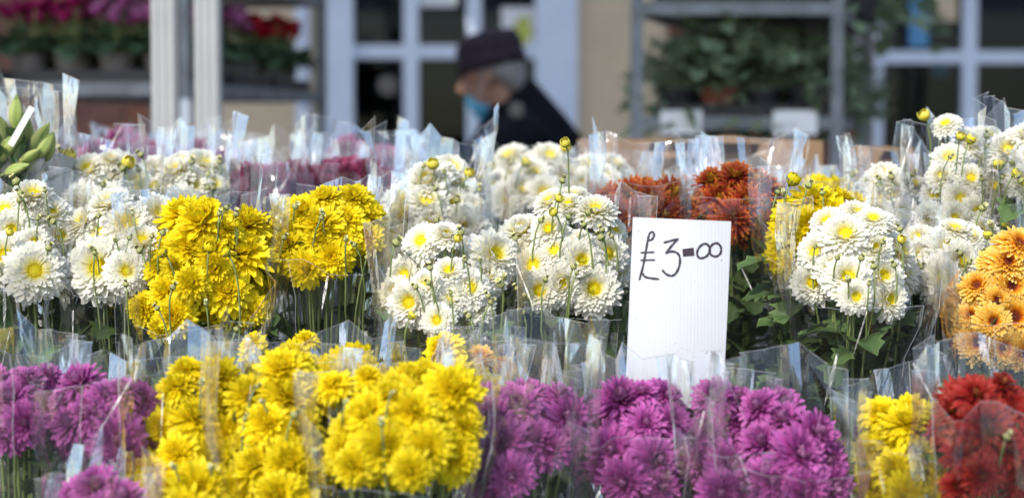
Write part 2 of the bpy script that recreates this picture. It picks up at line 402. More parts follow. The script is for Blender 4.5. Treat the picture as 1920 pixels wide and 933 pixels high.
# ------------------------------------------------------------------ film sleeves
def film_mesh(name, zs_prof, top_z, mat, seed, jag=0.026, nu=34, nv=11, amp=0.010, rim=True, cut=0.0):
    """creased film: flat panels between sharp folds that open towards a ragged, cut top edge.
    zs_prof: (z, cx, cy, half width, half depth) from bottom to top"""
    rg = random.Random(seed); u = rg.uniform
    ths = [2 * math.pi * (i + u(-.38, .38)) / nu for i in range(nu)]
    drift = [u(-.10, .10) for _ in range(nu)]
    zig = [u(-1, 1) + (0.9 if i % 2 else -0.9) for i in range(nu)]
    kn = 5; kt = sorted(u(0, 2 * math.pi) for _ in range(kn)); kv = [u(-1.5, 1) * jag for _ in range(kn)]
    def top(th):
        th %= 2 * math.pi
        for a in range(kn):
            b = (a + 1) % kn; ta, tb = kt[a], kt[b] + (2 * math.pi if b == 0 else 0); t = th + (2 * math.pi if th < kt[0] else 0)
            if ta <= t <= tb: return kv[a] + (kv[b] - kv[a]) * (t - ta) / max(1e-6, tb - ta)
        return 0
    spike = {rg.randrange(nu): u(.006, .026) for _ in range(6)}
    z0 = zs_prof[0][0]
    def prof(z):
        for a, b in zip(zs_prof, zs_prof[1:]):
            if z <= b[0]:
                q = max(0, (z - a[0]) / max(1e-6, b[0] - a[0]))
                return [x + (y - x) * q for x, y in zip(a[1:], b[1:])]
        return list(zs_prof[-1][1:])
    V = []
    for j in range(nv + 1):
        q = (j / nv) ** 0.72
        for i in range(nu):
            qq = q if j in (0, nv) else q + u(-.35, .35) / nv
            th = ths[i] + drift[i] * q + (u(-.05, .05) if j < nv else 0)
            fr_ = max(0.0, min(1.0, (-math.sin(th) - .15) / .5))
            z = z0 + (top_z + top(th) + spike.get(i, 0) * (1 - fr_) - cut * fr_ - z0) * qq
            cx, cy_, hw, hd = prof(z)
            dr = amp * zig[i] * max(0, q - .30) * 1.2 + u(-.0035, .0035) * q + amp * 1.2 * noise.noise(Vector((math.cos(th) * 1.5 + seed * 3.1, math.sin(th) * 1.5, z * 8)))
            V.append((cx + math.cos(th) * (hw + dr), cy_ + math.sin(th) * (hd + dr), z))
    Fc = []
    for j in range(nv):
        for i in range(nu):
            a, b, c, d = j * nu + i, j * nu + (i + 1) % nu, (j + 1) * nu + (i + 1) % nu, (j + 1) * nu + i
            if rg.random() < .5: Fc += [(a, b, c), (a, c, d)]
            else: Fc += [(a, b, d), (b, c, d)]
    nm = len(Fc)
    if rim:
        # whitened strips paint in light caught along the cut edge and welded seams
        edge = [Vector(V[nv * nu + i]) for i in range(nu)]; o = len(V)
        for p in edge: V += [tuple(p), (p.x, p.y, p.z + .0007)]
        for i in range(nu): a, b = o + 2 * i, o + 2 * ((i + 1) % nu); Fc.append((a, b, b + 1, a + 1))
        for i in rg.sample(range(nu), 3):
            o = len(V)
            for j in range(nv - 3, nv + 1):
                p = Vector(V[j * nu + i]); V += [(p.x - .0004, p.y - .0004, p.z), (p.x + .0004, p.y - .0004, p.z)]
            for j in range(3): a = o + 2 * j; Fc.append((a, a + 1, a + 3, a + 2))
    ne = len(Fc)
    # added slivers of film, angled to throw sun glints at the camera
    if rim:
        for _ in range(4):
            i = rg.randrange(nu); j = rg.randrange(nv - 4, nv)
            p = Vector(V[(j + 1) * nu + i]); out = Vector((math.cos(ths[i]), math.sin(ths[i]), 0))
            if out.y > .3 and rg.random() < .6: continue
            n = Vector((-.20 + u(-.14, .14), -.90, .36 + u(-.14, .14))).normalized()
            sd1 = n.cross(Vector((u(-.5, .5), 0, 1))).normalized(); dn = sd1.cross(n).normalized()
            if dn.z > 0: dn = -dn
            w, l = u(.0012, .0065), u(.025, .085); p = p - Vector((0, .002, .002)); o = len(V)
            V += [tuple(p - sd1 * w * .3), tuple(p + sd1 * w * u(.1, .3)), tuple(p + dn * l * .55 + sd1 * w * u(.1, .5)), tuple(p + dn * l), tuple(p + dn * l * .5 - sd1 * w * u(.2, .6))]
            Fc.append((o, o + 1, o + 2, o + 3, o + 4))
    me = bpy.data.meshes.new(name); me.from_pydata(V, [], Fc)
    me.materials.append(mat); me.materials.append(M['film_edge']); me.materials.append(M['film_crease'])
    me.polygons.foreach_set('material_index', [0] * nm + [1] * (ne - nm) + [2] * (len(Fc) - ne))
    me.polygons.foreach_set('use_smooth', [True] * len(me.polygons)); me.update(); me.set_sharp_from_angle(angle=math.radians(24))
    return me

# ------------------------------------------------------------------ bunches
BOARD = {'A': (0.58, 1.93, 2.43), 'B': (0.72, 2.43, 2.80), 'C': (0.90, 2.80, 3.10), 'D': (1.02, 3.10, 3.45), 'E': (1.18, 3.45, 4.00)}
SEED = [0]
def bunch(kind, row, d, heads, label, buds=(), film_up=70, film='film', fill=0.35, slope=0.75, leaves=4.0, tilt=0.0, size=1.0, group=None, bare=0, face=0.0, cut=None):
    SEED[0] += 1; sd = SEED[0]; rg = random.Random(sd * 101); u = rg.uniform
    xs = [h[0] for h in heads]; ys = [h[1] for h in heads]
    cx, cyp = (min(xs) + max(xs)) / 2, (min(ys) + max(ys)) / 2
    hwp, hhp = max(60, (max(xs) - min(xs)) / 2 + 10), max(40, (max(ys) - min(ys)) / 2 + 10)
    names = {'white': 'white_chrysanthemum_bunch', 'yellow': 'yellow_chrysanthemum_bunch', 'purple': 'purple_chrysanthemum_bunch', 'bronze': 'bronze_chrysanthemum_bunch',
             'amber': 'orange_chrysanthemum_bunch', 'red': 'red_chrysanthemum_bunch', 'wine': 'dark_red_chrysanthemum_bunch', 'pink': 'pink_chrysanthemum_bunch'}
    zb, y0, y1 = BOARD[row]
    ppm = F_PX / d
    def depth(px, py):
        return d + slope * (cyp - py) / ppm + 0.05 * ((px - cx) / hwp) ** 2
    bx = P(cx, cyp, d).x + u(-.012, .012); by = min(max(d + 0.03, y0 + 0.05), y1 - 0.05)
    base = Vector((bx, by, zb + 0.003))
    root = empty(names[kind], base)
    tag(root, label, 'flower bunch', group or (names[kind].replace('_', ' ') + 'es on the stall'))
    pos = []
    specs = [(h[0], h[1], h[2] if len(h) > 2 else 80, 0.0) for h in heads]
    for _ in range(int(len(heads) * (fill + (.3 if kind != 'pink' else 0)))):
        a, r = u(0, 2 * math.pi), math.sqrt(u(0.1, 1)) * 1.12
        specs.append((cx + math.cos(a) * hwp * r, cyp + math.sin(a) * hhp * r, u(65, 88), 0.05))
    for i, (px, py, dia, back) in enumerate(specs):
        dd = depth(px, py) + back + u(-.012, .012)
        p = P(px, py, dd)
        un, vn = (px - cx) / hwp, (cyp - py) / hhp
        n = Vector((0.55 * un, -0.86 + 0.30 * vn - face, 0.50 + 0.42 * vn + tilt)) + Vector((u(-1, 1), u(-1, 1), u(-1, 1))) * 0.24
        n.normalize()
        sc = dia / F_PX * dd / 2 * {'white': 1.20, 'yellow': 1.24, 'purple': 1.24}.get(kind, 1.2) * size * u(.80, 1.13)
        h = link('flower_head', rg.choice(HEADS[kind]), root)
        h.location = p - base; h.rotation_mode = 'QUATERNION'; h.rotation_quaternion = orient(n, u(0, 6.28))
        h.scale = (sc, sc, sc * u(0.68, 1.0))
        if kind in DISC: link('flower_centre', DISC[kind], h)
        link('calyx', CALYX, h)
        pos.append((p, n, sc))
        # stem
        s0 = p - n * sc * 0.36
        foot = base + Vector((u(-.028, .028), u(-.028, .028), 0.0))
        k1 = s0 - n * 0.03 + Vector((0, 0, -0.05)); k2 = base.lerp(s0, 0.45) + Vector((u(-.02, .02), u(-.015, .02), 0))
        pts = []
        for q in [j / 9 for j in range(10)]:
            pts.append(s0 * (1 - q) ** 3 + k1 * 3 * q * (1 - q) ** 2 + k2 * 3 * q * q * (1 - q) + foot * q ** 3)
        rr = u(0.0017, 0.0026)
        st = MB().tube([pt - base for pt in pts], [rr * (0.75 + 0.5 * j / 9) for j in range(10)], 6)
        so = link('stem', st.mesh('stem', M['stem'], True), root)
        nl = int(leaves * {'A': .45, 'B': 1.7, 'C': .7, 'D': .6, 'E': .3}[row] + u(0, 1))
        for _ in range(nl):
            q = u(0.14, 0.74); j = int(q * 9); lp = pts[j].lerp(pts[j + 1], q * 9 - j)
            lf = link('leaf', rg.choice(LEAVES), so); a = u(0, 2 * math.pi)
            lf.location = lp - base
            lf.rotation_euler = (u(-.5, .5), u(-.5, .7), a); s_ = u(0.04, 0.078); lf.scale = (s_, s_, s_)
    buds = list(buds)
    if kind in ('white', 'yellow') and row in 'BC':
        for _ in range(5): buds.append((cx + u(-.95, .95) * hwp, cyp + u(-1.05, .6) * hhp, 'g', u(13, 21)))
    for b in buds:
        px, py = b[0], b[1]; t = b[2] if len(b) > 2 else 'g'; dia = b[3] if len(b) > 3 else (20 if t == 'g' else 30)
        dd = depth(px, py) - 0.045
        p = P(px, py, dd); n = Vector((u(-1, 1), u(-1.2, .1), 0.8)).normalized()
        sc = dia / F_PX * dd / 2
        if t == 'g':
            h = link('bud', rg.choice(BUDS), root)
        else:
            h = link('half_open_flower', HALF['yellow' if kind == 'yellow' else 'white'], root); c = link('calyx', CALYX, h); c.scale = (2.4, 2.4, 2.4); c.location = (0, 0, 0.28)
        h.location = p - base; h.rotation_mode = 'QUATERNION'; h.rotation_quaternion = orient(n, u(0, 6.28)); h.scale = (sc, sc, sc)
        foot = base.lerp(p, u(0.45, 0.62)) + Vector((u(-.02, .02), 0.03, -0.02))
        s0 = p - n * sc * 0.7
        pts = []
        for q in [j / 7 for j in range(8)]:
            pts.append(s0 * (1 - q) ** 2 + (s0 - n * 0.035 + Vector((u(-.003, .003), 0, -0.02))) * 2 * q * (1 - q) + foot * q * q)
        link('bud_stem', MB().tube([pt - base for pt in pts], [0.0011 + 0.0006 * j / 7 for j in range(8)], 5).mesh('bud_stem', M['stem'], True), root)
        pos.append((p, n, sc))
    # wrapper
    if film:
        hp = [q for q in pos if q[2] > 0.018] or pos
        x0, x1 = min(p.x - s * .8 for p, n, s in hp), max(p.x + s * .8 for p, n, s in hp)
        ya, yb = min(p.y - s * .6 for p, n, s in hp), max(p.y + s * .5 for p, n, s in hp)
        zl, zh = min(p.z for p, n, s in hp), max(p.z for p, n, s in hp)
        mx, my, hw, hd = (x0 + x1) / 2, (ya + yb) / 2, (x1 - x0) / 2 + 0.006, (yb - ya) / 2 + 0.012
        zt = zh + film_up / ppm
        pr = [(base.z, base.x, base.y, 0.05, 0.05), (zl - 0.06, base.x * .25 + mx * .75, base.y * .2 + my * .8, hw * 0.80, hd * 0.82), (zl + 0.01, mx, my, hw * 1.0, hd),
              (zh, mx, my + 0.01, hw * 1.02, hd * 1.02), (zt + 0.1, mx + u(-.01, .01), my + 0.03, hw * u(0.98, 1.22), hd * u(1.05, 1.6))]
        me = film_mesh('film_wrapper', [(z - base.z, a - base.x, b - base.y, c, e) for z, a, b, c, e in pr], zt - base.z, M[film], sd, cut=(zt - zl) * ({'A': 0.0, 'B': 1.02, 'C': 0.5, 'D': 0.3, 'E': 0.2}[row] if cut is None else cut))
        link('film_wrapper', me, root)
    return root

# ------------------------------------------------------------------ the setting
M['paving'] = surf('paving', (0.11, 0.115, 0.125), 0.85, var=0.25, scale=6, bump=0.3)
M['render'] = surf('cream_render', (0.66, 0.52, 0.36), 0.8, var=0.08, scale=4, bump=0.25, bscale=90)
M['brick'] = surf('red_brick', (0.26, 0.095, 0.06), 0.85, var=0.35, scale=14, bump=0.4)
M['brick2'] = surf('brown_brick', (0.19, 0.085, 0.065), 0.85, var=0.35, scale=14, bump=0.4)
M['mortar'] = surf('mortar', (0.28, 0.24, 0.21), 0.9, var=0.2, scale=20)
M['white_paint'] = surf('white_paint', (0.68, 0.75, 0.89), 0.4, var=0.04, scale=8)
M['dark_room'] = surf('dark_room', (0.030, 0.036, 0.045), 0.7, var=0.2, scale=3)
M['glass'] = glass_mat('window_glass')
M['steel'] = surf('galvanised_steel', (0.19, 0.205, 0.225), 0.5, metal=0.3, var=0.25, scale=18)
M['alu'] = surf('white_aluminium', (0.37, 0.375, 0.37), 0.5, var=0.05, scale=12)
M['black_plastic'] = surf('black_plastic', (0.018, 0.019, 0.024), 0.45, var=0.2, scale=15)
M['pot_grey'] = surf('taupe_pot', (0.17, 0.15, 0.14), 0.6, var=0.15, scale=20)
M['terracotta'] = surf('terracotta_pot', (0.20, 0.06, 0.035), 0.75, var=0.2, scale=20)
M['paper'] = surf('white_paper', (0.80, 0.81, 0.82), 0.7, var=0.03, scale=12)
M['blue'] = surf('blue_print', (0.10, 0.30, 0.55), 0.5, var=0.15, scale=10)
M['orange'] = surf('orange_plastic', (0.75, 0.16, 0.05), 0.5, var=0.1, scale=10)
M['lime'] = surf('lime_print', (0.55, 0.58, 0.12), 0.6, var=0.2, scale=12)
M['kraft'] = surf('brown_cardboard', (0.25, 0.16, 0.088), 0.8, var=0.14, scale=7, bump=0.15)
M['board'] = surf('dark_board', (0.035, 0.028, 0.022), 0.8, var=0.4, scale=8, bump=0.3)
M['canopy'] = cloth_mat('canopy_fabric', (0.66, 0.77, 0.93), 0.5)  # pale blue tint put in so light through the added roofs turns bluish
M['cloth_black'] = surf('black_jacket', (0.006, 0.007, 0.012), 0.85, spec=0.15, var=0.3, scale=25, bump=0.4, bscale=40)
M['hat'] = surf('plum_wool', (0.030, 0.017, 0.030), 0.9, var=0.3, scale=60, bump=0.5)
M['skin'] = surf('skin', (0.40, 0.215, 0.155), 0.5, var=0.12, scale=25)
M['hair'] = surf('grey_hair', (0.30, 0.29, 0.29), 0.6, var=0.25, scale=70, bump=0.5)
M['mask'] = surf('blue_mask', (0.09, 0.36, 0.55), 0.75, var=0.06, scale=20, bump=0.2)
M['trouser'] = surf('grey_trousers', (0.05, 0.05, 0.06), 0.8, var=0.2, scale=20)
M['eye'] = surf('eye', (0.05, 0.04, 0.04), 0.2, var=0.1)

g = MB().add([(-60, -40, 0), (60, -40, 0), (60, 90, 0), (-60, 90, 0)], [(0, 1, 2, 3)]).build('pavement', M['paving']); tag(g, kind='structure')

# shop front at 8.6 m
YB = 8.6
def X(px, d=YB): return (px - 960) / F_PX * d
def Z(py, d=YB): return P(960, py, d).z
shop = empty('shop_building', (0, YB, 0))
tag(shop, 'shop front with white glazed door, cream render and red brick panels', 'building')
dl, dr_, wl, wr = X(606), X(1082), X(1636), X(1636) + 1.9
sill = 0.75
wall = MB()
def slab(x0, x1, z0, z1, mb): mb.box(((x0 + x1) / 2, YB + 0.15, (z0 + z1) / 2), (x1 - x0, 0.30, z1 - z0))
slab(X(404), dl, 0, 4.2, wall); slab(dl, dr_, 2.25, 4.2, wall); slab(dr_, X(1250), 0, 4.2, wall)
wall.build('rendered_wall', M['render'], shop)
core = MB()
slab(-6.0, X(404), 0, 4.2, core); slab(X(1250), wl, 0, 4.2, core); slab(wl, wr, 0, sill, core); slab(wl, wr, 2.35, 4.2, core); slab(wr, 6.0, 0, 4.2, core)
core.build('brick_backing', M['mortar'], shop)
bm_ = [MB().box((0, 0, 0), (0.213, 0.03, 0.064)).mesh('brick', M['brick']), MB().box((0, 0, 0), (0.213, 0.03, 0.064)).mesh('brick', M['brick2'])]
rb = random.Random(4)
for x0, x1 in ((-2.62, X(404) - 0.1), (X(1250) + 0.11, wl - 0.08)):
    for row in range(13):
        z = 1.12 + row * 0.075; x = x0 + (0.1125 if row % 2 else 0)
        while x < x1 + 0.03:
            b = link('brick', bm_[rb.random() < 0.4], shop); b.location = (x, -0.004 + rb.uniform(-.004, .003), z); x += 0.225
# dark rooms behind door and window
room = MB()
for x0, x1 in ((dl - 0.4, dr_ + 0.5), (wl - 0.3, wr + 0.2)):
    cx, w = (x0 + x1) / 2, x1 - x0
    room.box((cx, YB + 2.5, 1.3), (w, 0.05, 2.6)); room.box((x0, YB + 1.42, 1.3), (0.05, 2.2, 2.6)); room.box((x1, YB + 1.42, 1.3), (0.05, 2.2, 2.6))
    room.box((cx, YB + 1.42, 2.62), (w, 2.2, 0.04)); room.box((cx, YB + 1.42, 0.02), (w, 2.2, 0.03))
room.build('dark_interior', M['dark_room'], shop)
# door: frame posts, rails, muntins, panes
door = empty('door'); door.parent = shop
def bar(px0, px1, z0, z1, name, y=YB + 0.04, th=0.07, par=door, m='white_paint'):
    MB().box(((X(px0) + X(px1)) / 2, y, (z0 + z1) / 2), (X(px1) - X(px0), th, z1 - z0)).build(name, M[m], par)
bar(606, 664, 0.0, 2.25, 'door_frame', y=YB + 0.02, th=0.12); bar(1003, 1082, 0.0, 2.25, 'door_frame', y=YB + 0.02, th=0.12)
bar(664, 1003, 2.12, 2.25, 'door_rail'); bar(664, 1003, 0.02, 0.45, 'door_rail')
bar(757, 785, 0.45, 2.12, 'muntin'); bar(875, 903, 0.45, 2.12, 'muntin')
zm = Z(97)
for a, b in ((664, 757), (785, 875), (903, 1003)):
    bar(a, b, zm - 0.03, zm + 0.03, 'muntin', th=0.055); bar(a, b, zm - 0.66, zm - 0.61, 'muntin', th=0.055)
    for z0, z1 in ((zm + 0.03, 2.12), (zm - 0.61, zm - 0.03), (0.45, zm - 0.66)):
        bar(a, b, z0, z1, 'pane', y=YB + 0.05, th=0.006, m='glass')
win = empty('window'); win.parent = shop
bar(1636, 1652, sill, 2.35, 'window_frame', par=win, y=YB + 0.03, th=0.1); bar(1652, 2400, 2.25, 2.35, 'window_frame', par=win, y=YB + 0.03, th=0.1)
bar(1652, 2400, sill, sill + 0.09, 'window_frame', par=win, y=YB + 0.03, th=0.1); bar(1620, 2420, sill - 0.06, sill - 0.002, 'window_sill', par=win, y=YB - 0.03, th=0.14)
xs_ = [1652, 1803, 1829, 1990, 2016, 2180, 2206, 2400]
zw = Z(107)
for k in range(0, 8, 2):
    a, b = xs_[k], xs_[k + 1]
    if k: bar(xs_[k - 1], a, sill + 0.09, 2.25, 'muntin', par=win)
    bar(a, b, zw - 0.027, zw + 0.027, 'muntin', par=win, th=0.055)
    for z0, z1 in ((zw + 0.027, 2.25), (sill + 0.09, zw - 0.027)): bar(a, b, z0, z1, 'pane', par=win, y=YB + 0.05, th=0.006, m='glass')
def flat(name, px0, px1, py0, py1, d, m, label, cat, th=0.004):
    a, b = P(px0, py1, d), P(px1, py0, d)
    o = MB().box(((a.x + b.x) / 2, d, (a.z + b.z) / 2), (b.x - a.x, th, b.z - a.z)).build(name, M[m]); tag(o, label, cat); return o
def disc_flat(name, px, py, rpx, d, m, label, cat):
    c = P(px, py, d); r = rpx / F_PX * d
    o = MB().lathe([(0.0001, -.002), (r, -.002), (r, .002), (0.0001, .002)], 20, Matrix.Translation(c) @ Matrix.Rotation(math.pi / 2, 4, 'X')).build(name, M[m]); tag(o, label, cat)
poster = empty('poster', P(970, 95, YB + 0.028)); tag(poster, 'white paper notice with a lime green blot taped to the door glass', 'poster')
a, b = P(940, 96, YB + 0.036), P(1001, 14, YB + 0.036)
MB().box(((a.x + b.x) / 2, a.y, (a.z + b.z) / 2), (b.x - a.x, 0.004, b.z - a.z)).build('sheet', M['paper'], poster)
mb = MB(); rr = random.Random(2)
c = P(982, 58, YB + 0.032); ring = [Vector((c.x + math.cos(t) * 0.04 * rr.uniform(.7, 1.2), c.y, c.z + math.sin(t) * 0.075 * rr.uniform(.7, 1.2))) for t in [k * math.pi / 8 for k in range(16)]]
mb.add(ring + [c], [(k, (k + 1) % 16, 16) for k in range(16)]).build('printed_blot', M['lime'], poster)
flat('paper_note', 786, 856, -14, 13, YB + 0.04, 'paper', 'small white note stuck at the top of the door glass', 'note')
disc_flat('round_sticker', 727, 160, 19, YB + 0.042, 'pot_grey', 'round pale sticker on the lower door pane', 'sticker')
flat('blue_banner', 1704, 1742, -60, 88, YB + 0.042, 'blue', 'tall blue strip hanging on the window glass', 'banner')
flat('cream_poster', 1747, 1796, -70, 40, YB + 0.042, 'render', 'cream sheet of paper stuck on the window glass', 'poster')
o = MB(); c = P(1762, 128, YB + 0.10); o.lathe([(0.0005, -0.05), (0.03, -0.035), (0.05, 0.0), (0.052, 0.03), (0.05, 0.034), (0.0005, 0.034)], 16, Matrix.Translation(c)).build('blue_bowl', M['blue'], None, True)
tag(bpy.data.objects['blue_bowl'], 'small blue rounded cup hanging behind the window glass', 'cup')
flat('white_notice', 1598, 1632, 68, 134, YB - 0.04, 'paper', 'upright white notice fixed to the brick beside the window', 'notice')
o = MB().tube([(X(571), YB - 0.06, 0), (X(571), YB - 0.06, 4.2)], 0.035, 14).build('downpipe', M['white_paint'], None, True)
tag(o, 'white round downpipe on the cream wall beside the door', 'downpipe')

# awnings whose legs stand behind the stall; unseen roofs added to shade the shop front
def leg_prof(mb, x, y, z1, s=0.0245):
    # fluted square tube: a central web with raised edges on each face
    mb.box((x, y, z1 / 2), (s * 2, s * 2, z1))
    for dx in (-0.75, 0.0, 0.75): mb.box((x + dx * s, y - s - 0.002, z1 / 2), (s * 0.34, 0.004, z1)); mb.box((x + dx * s, y + s + 0.002, z1 / 2), (s * 0.34, 0.004, z1))
    for dy in (-0.75, 0.0, 0.75): mb.box((x - s - 0.002, y + dy * s, z1 / 2), (0.004, s * 0.34, z1)); mb.box((x + s + 0.002, y + dy * s, z1 / 2), (0.004, s * 0.34, z1))
YG0, YG1 = 4.5, YB - 0.012
xp = [(313 - 960) / F_PX * YG0, (393 - 960) / F_PX * YG0]
gl_ = ['white market awning above the cyclamen trolley', 'white market awning in front of the glazed door', 'white market awning beyond the ivy trolley']
for k, (x0, x1) in enumerate(((xp[0] - 3.0, xp[0]), (xp[1], xp[1] + 3.3), (xp[1] + 3.4, xp[1] + 6.4))):
    gz = empty('market_awning', ((x0 + x1) / 2, YG0, 0)); tag(gz, gl_[k], 'awning', 'market awnings')
    for x in (x0, x1):
        mb = MB(); leg_prof(mb, x, YG0, 2.38); mb.box((x, YG0, 0.006), (0.12, 0.12, 0.012)); mb.build('leg', M['alu'], gz)
    MB().box(((x0 + x1) / 2, YG1 - .02, 2.97), (x1 - x0, .04, .06)).build('wall_batten', M['alu'], gz)
    MB().box(((x0 + x1) / 2, YG0, 2.40), (x1 - x0, .04, .04)).build('front_rail', M['alu'], gz)
    r = MB(); e = 0.04; nx_ = 8
    for q in range(nx_):
        a, b = x0 - e + (x1 - x0 + 2 * e) * q / nx_, x0 - e + (x1 - x0 + 2 * e) * (q + 1) / nx_; sg_ = .03 * math.sin(math.pi * (q + .5) / nx_)
        r.add([(a, YG0 - e, 2.425), (b, YG0 - e, 2.425), (b, 6.5, 2.68), (a, 6.5, 2.68), (a, YG1, 3.01), (b, YG1, 3.01), (a, YG0 - e - .005, 2.20), (b, YG0 - e - .005, 2.20)], [(0, 1, 2, 3), (3, 2, 5, 4), (0, 6, 7, 1)])
    r.build('canopy', M['canopy'], gz)

# the tiered stall under the bunches
stall = empty('flower_stall', (0, 1.93, 0)); tag(stall, 'dark stepped market stall carrying the flower bunches', 'stall')
for k, (zb, y0, y1) in BOARD.items():
    MB().box((0, (y0 + y1) / 2, zb - 0.012), (3.6, y1 - y0 - 0.004, 0.024)).build('shelf_board', M['board'], stall)
prev = 0.02
for k, (zb, y0, y1) in BOARD.items():
    MB().box((0, y0 + 0.012, (prev + zb - 0.026) / 2), (3.58, 0.014, zb - 0.026 - prev)).build('riser', M['board'], stall); prev = zb + 0.002  # dark risers added and raised to block light behind the stems
for x in (-1.75, 0, 1.75):
    for y, h in ((2.0, 0.556), (3.93, 1.156)): MB().box((x, y, h / 2), (0.06, 0.06, h - 0.001)).build('leg', M['board'], stall)
# ------------------------------------------------------------------ trolleys and potted plants behind
def trolley(label, A, B, C_, zs, name='plant_trolley'):
    """near-left, near-right and far-right post positions (x, y); shelves at zs"""
    A, B, C_ = Vector(A), Vector(B), Vector(C_); D_ = A + C_ - B
    t = empty(name, (B.x, B.y, 0)); tag(t, label, 'trolley', 'steel plant trolleys')
    for q in (A, B, C_, D_):
        mb = MB(); mb.box((q.x, q.y, 1.05), (0.034, 0.034, 1.9))
        for k in range(30): mb.box((q.x, q.y - 0.0185, 0.25 + k * 0.055), (0.012, 0.003, 0.03))
        mb.build('post', M['steel'], t)
        c = MB(); c.lathe([(0.0005, -.018), (.05, -.018), (.055, -.008), (.055, .008), (.05, .018), (.0005, .018)], 14, Matrix.Translation((q.x, q.y, 0.056)) @ Matrix.Rotation(math.pi / 2, 4, 'X')); c.build('castor', M['black_plastic'], t, True)
    e1, e2 = (A - B), (C_ - B)
    for z in zs:
        mb = MB()
        for p0, p1 in ((A, B), (B, C_), (C_, D_), (D_, A)):
            d = (p1 - p0); ang = math.atan2(d.y, d.x); m = (p0 + p1) / 2
            mb.box((m.x, m.y, z), (d.length, 0.018, 0.036), Matrix.Rotation(ang, 3, 'Z'))
        mb.add([(q.x, q.y, z + 0.006) for q in (A, B, C_, D_)] + [(q.x, q.y, z - 0.006) for q in (A, B, C_, D_)], [(0, 1, 2, 3), (7, 6, 5, 4)])
        mb.build('shelf', M['steel'], t)
    return t

def tray(c, e1, e2, w, l, label, group):
    """open plastic tray; e1 along w, e2 along l"""
    o = empty('plant_tray', c); tag(o, label, 'tray', group)
    ang = math.atan2(e1.y, e1.x); Rz = Matrix.Rotation(ang, 3, 'Z')
    mb = MB(); mb.box(Vector(c) + Vector((0, 0, .003)), (w, l, .005), Rz)
    for s in (-1, 1):
        mb.box(Vector(c) + Rz @ Vector((0, s * l / 2, .024)), (w, .006, .042), Rz); mb.box(Vector(c) + Rz @ Vector((s * w / 2, 0, .024)), (.006, l, .042), Rz)
    mb.build('tray_body', M['black_plastic'], o)
    return o

HEART = [0.30, 0.52, 0.58, 0.52, 0.40, 0.22, 0.0]
CYC_LEAF = leaf_mesh(6, M['cyc_leaf'], prof=HEART, bend=-0.7, fold=0.12)
def cyc_bloom(col, seed):
    rg = random.Random(seed); S = Petals()
    for k in range(5):
        S.petal(2 * math.pi * k / 5 + rg.uniform(-.2, .2), 0.12, 0.0, 1.1, 0.85, rg.uniform(.5, 1.0), rg.uniform(.3, .9), 0.2, rg.random(), wide=0.55, twist=rg.uniform(-.4, .4))
    return S.mesh('bloom', M[col])
BLOOM = {c: [cyc_bloom(c, s) for s in (1, 2)] for c in ('magenta', 'lilac', 'scarlet')}
def foliage(name, n, rad, h, mat, prof, lsz, seed, trail=0.0, z0=0.0):
    """many leaf-sized faces as one mesh"""
    rg = random.Random(seed); u = rg.uniform; S = Petals()
    src = leaf_mesh(seed + 50, mat, prof=prof, bend=-0.8, fold=0.15)
    vs = [v.co.copy() for v in src.vertices]; fs = [tuple(p.vertices) for p in src.polygons]
    ts = [x.value for x in src.attributes['t'].data]
    for _ in range(n):
        a, q = u(0, 2 * math.pi), math.sqrt(u(0, 1)); zz = z0 + h * (1 - q * q) * u(0.5, 1.05) - trail * max(0, q - .6) * u(0, 2.2)
        q *= 1 + (trail > 0) * u(0, .25)
        loc = Vector((math.cos(a) * rad * q, math.sin(a) * rad * q, zz)); s = lsz * u(.65, 1.15)
        rot = (Matrix.Rotation(a + u(-.7, .7), 3, 'Z') @ Matrix.Rotation(u(-.6, .9), 3, 'Y') @ Matrix.Rotation(u(-.5, .5), 3, 'X'))
        o = len(S.v); r = rg.random()
        for v, t in zip(vs, ts): S.v.append(tuple(loc + rot @ (v * s))); S.t.append(t); S.r.append(r)
        for f in fs: S.f.append(tuple(i + o for i in f))
    return S.mesh(name, mat)
FOL_C = [foliage('foliage', 46, 0.085, 0.055, M['cyc_leaf'], HEART, 0.055, s, z0=0.09) for s in (1, 2)]
IVYP = [0.12, 0.30, 0.42, 0.26, 0.30, 0.12, 0.0]
FOL_I = [foliage('foliage', 120, 0.115, 0.10, M['ivy_leaf'], IVYP, 0.046, s, trail=0.20, z0=0.10) for s in (3, 4, 5)]
def pot_mesh(mat, r0, r1, h):
    return MB().lathe([(0.0005, 0), (r0, 0), (r1, h * .86), (r1 * 1.07, h * .86), (r1 * 1.07, h), (r1 * .95, h), (r1 * .9, h * .8), (0.0005, h * .8)], 18).mesh('pot', mat, False)
POT_G, POT_T, POT_B = pot_mesh(M['pot_grey'], .038, .052, .085), pot_mesh(M['terracotta'], .038, .052, .085), pot_mesh(M['black_plastic'], .038, .052, .085)
def cyclamen(loc, col, label, group, seed, n=32):
    rg = random.Random(seed); u = rg.uniform
    o = empty('potted_cyclamen', loc); tag(o, label, 'potted plant', group)
    link('pot', POT_G, o); f = link('foliage', rg.choice(FOL_C), o); f.rotation_euler.z = u(0, 6)
    for _ in range(n):
        a, q = u(0, 6.28), math.sqrt(u(0, 1)) * 0.075
        p = Vector((math.cos(a) * q, math.sin(a) * q, u(0.165, 0.225)))
        b = link('bloom', rg.choice(BLOOM[col]), o); b.location = p; s = u(.022, .030); b.scale = (s, s, s); b.rotation_euler = (u(-.5, .5), u(-.5, .5), u(0, 6))
        link('flower_stalk', MB().tube([(p.x * .3, p.y * .3, .08), (p.x * .8, p.y * .8, .14), p], .0015, 4).mesh('flower_stalk', M['stem']), o)
    return o
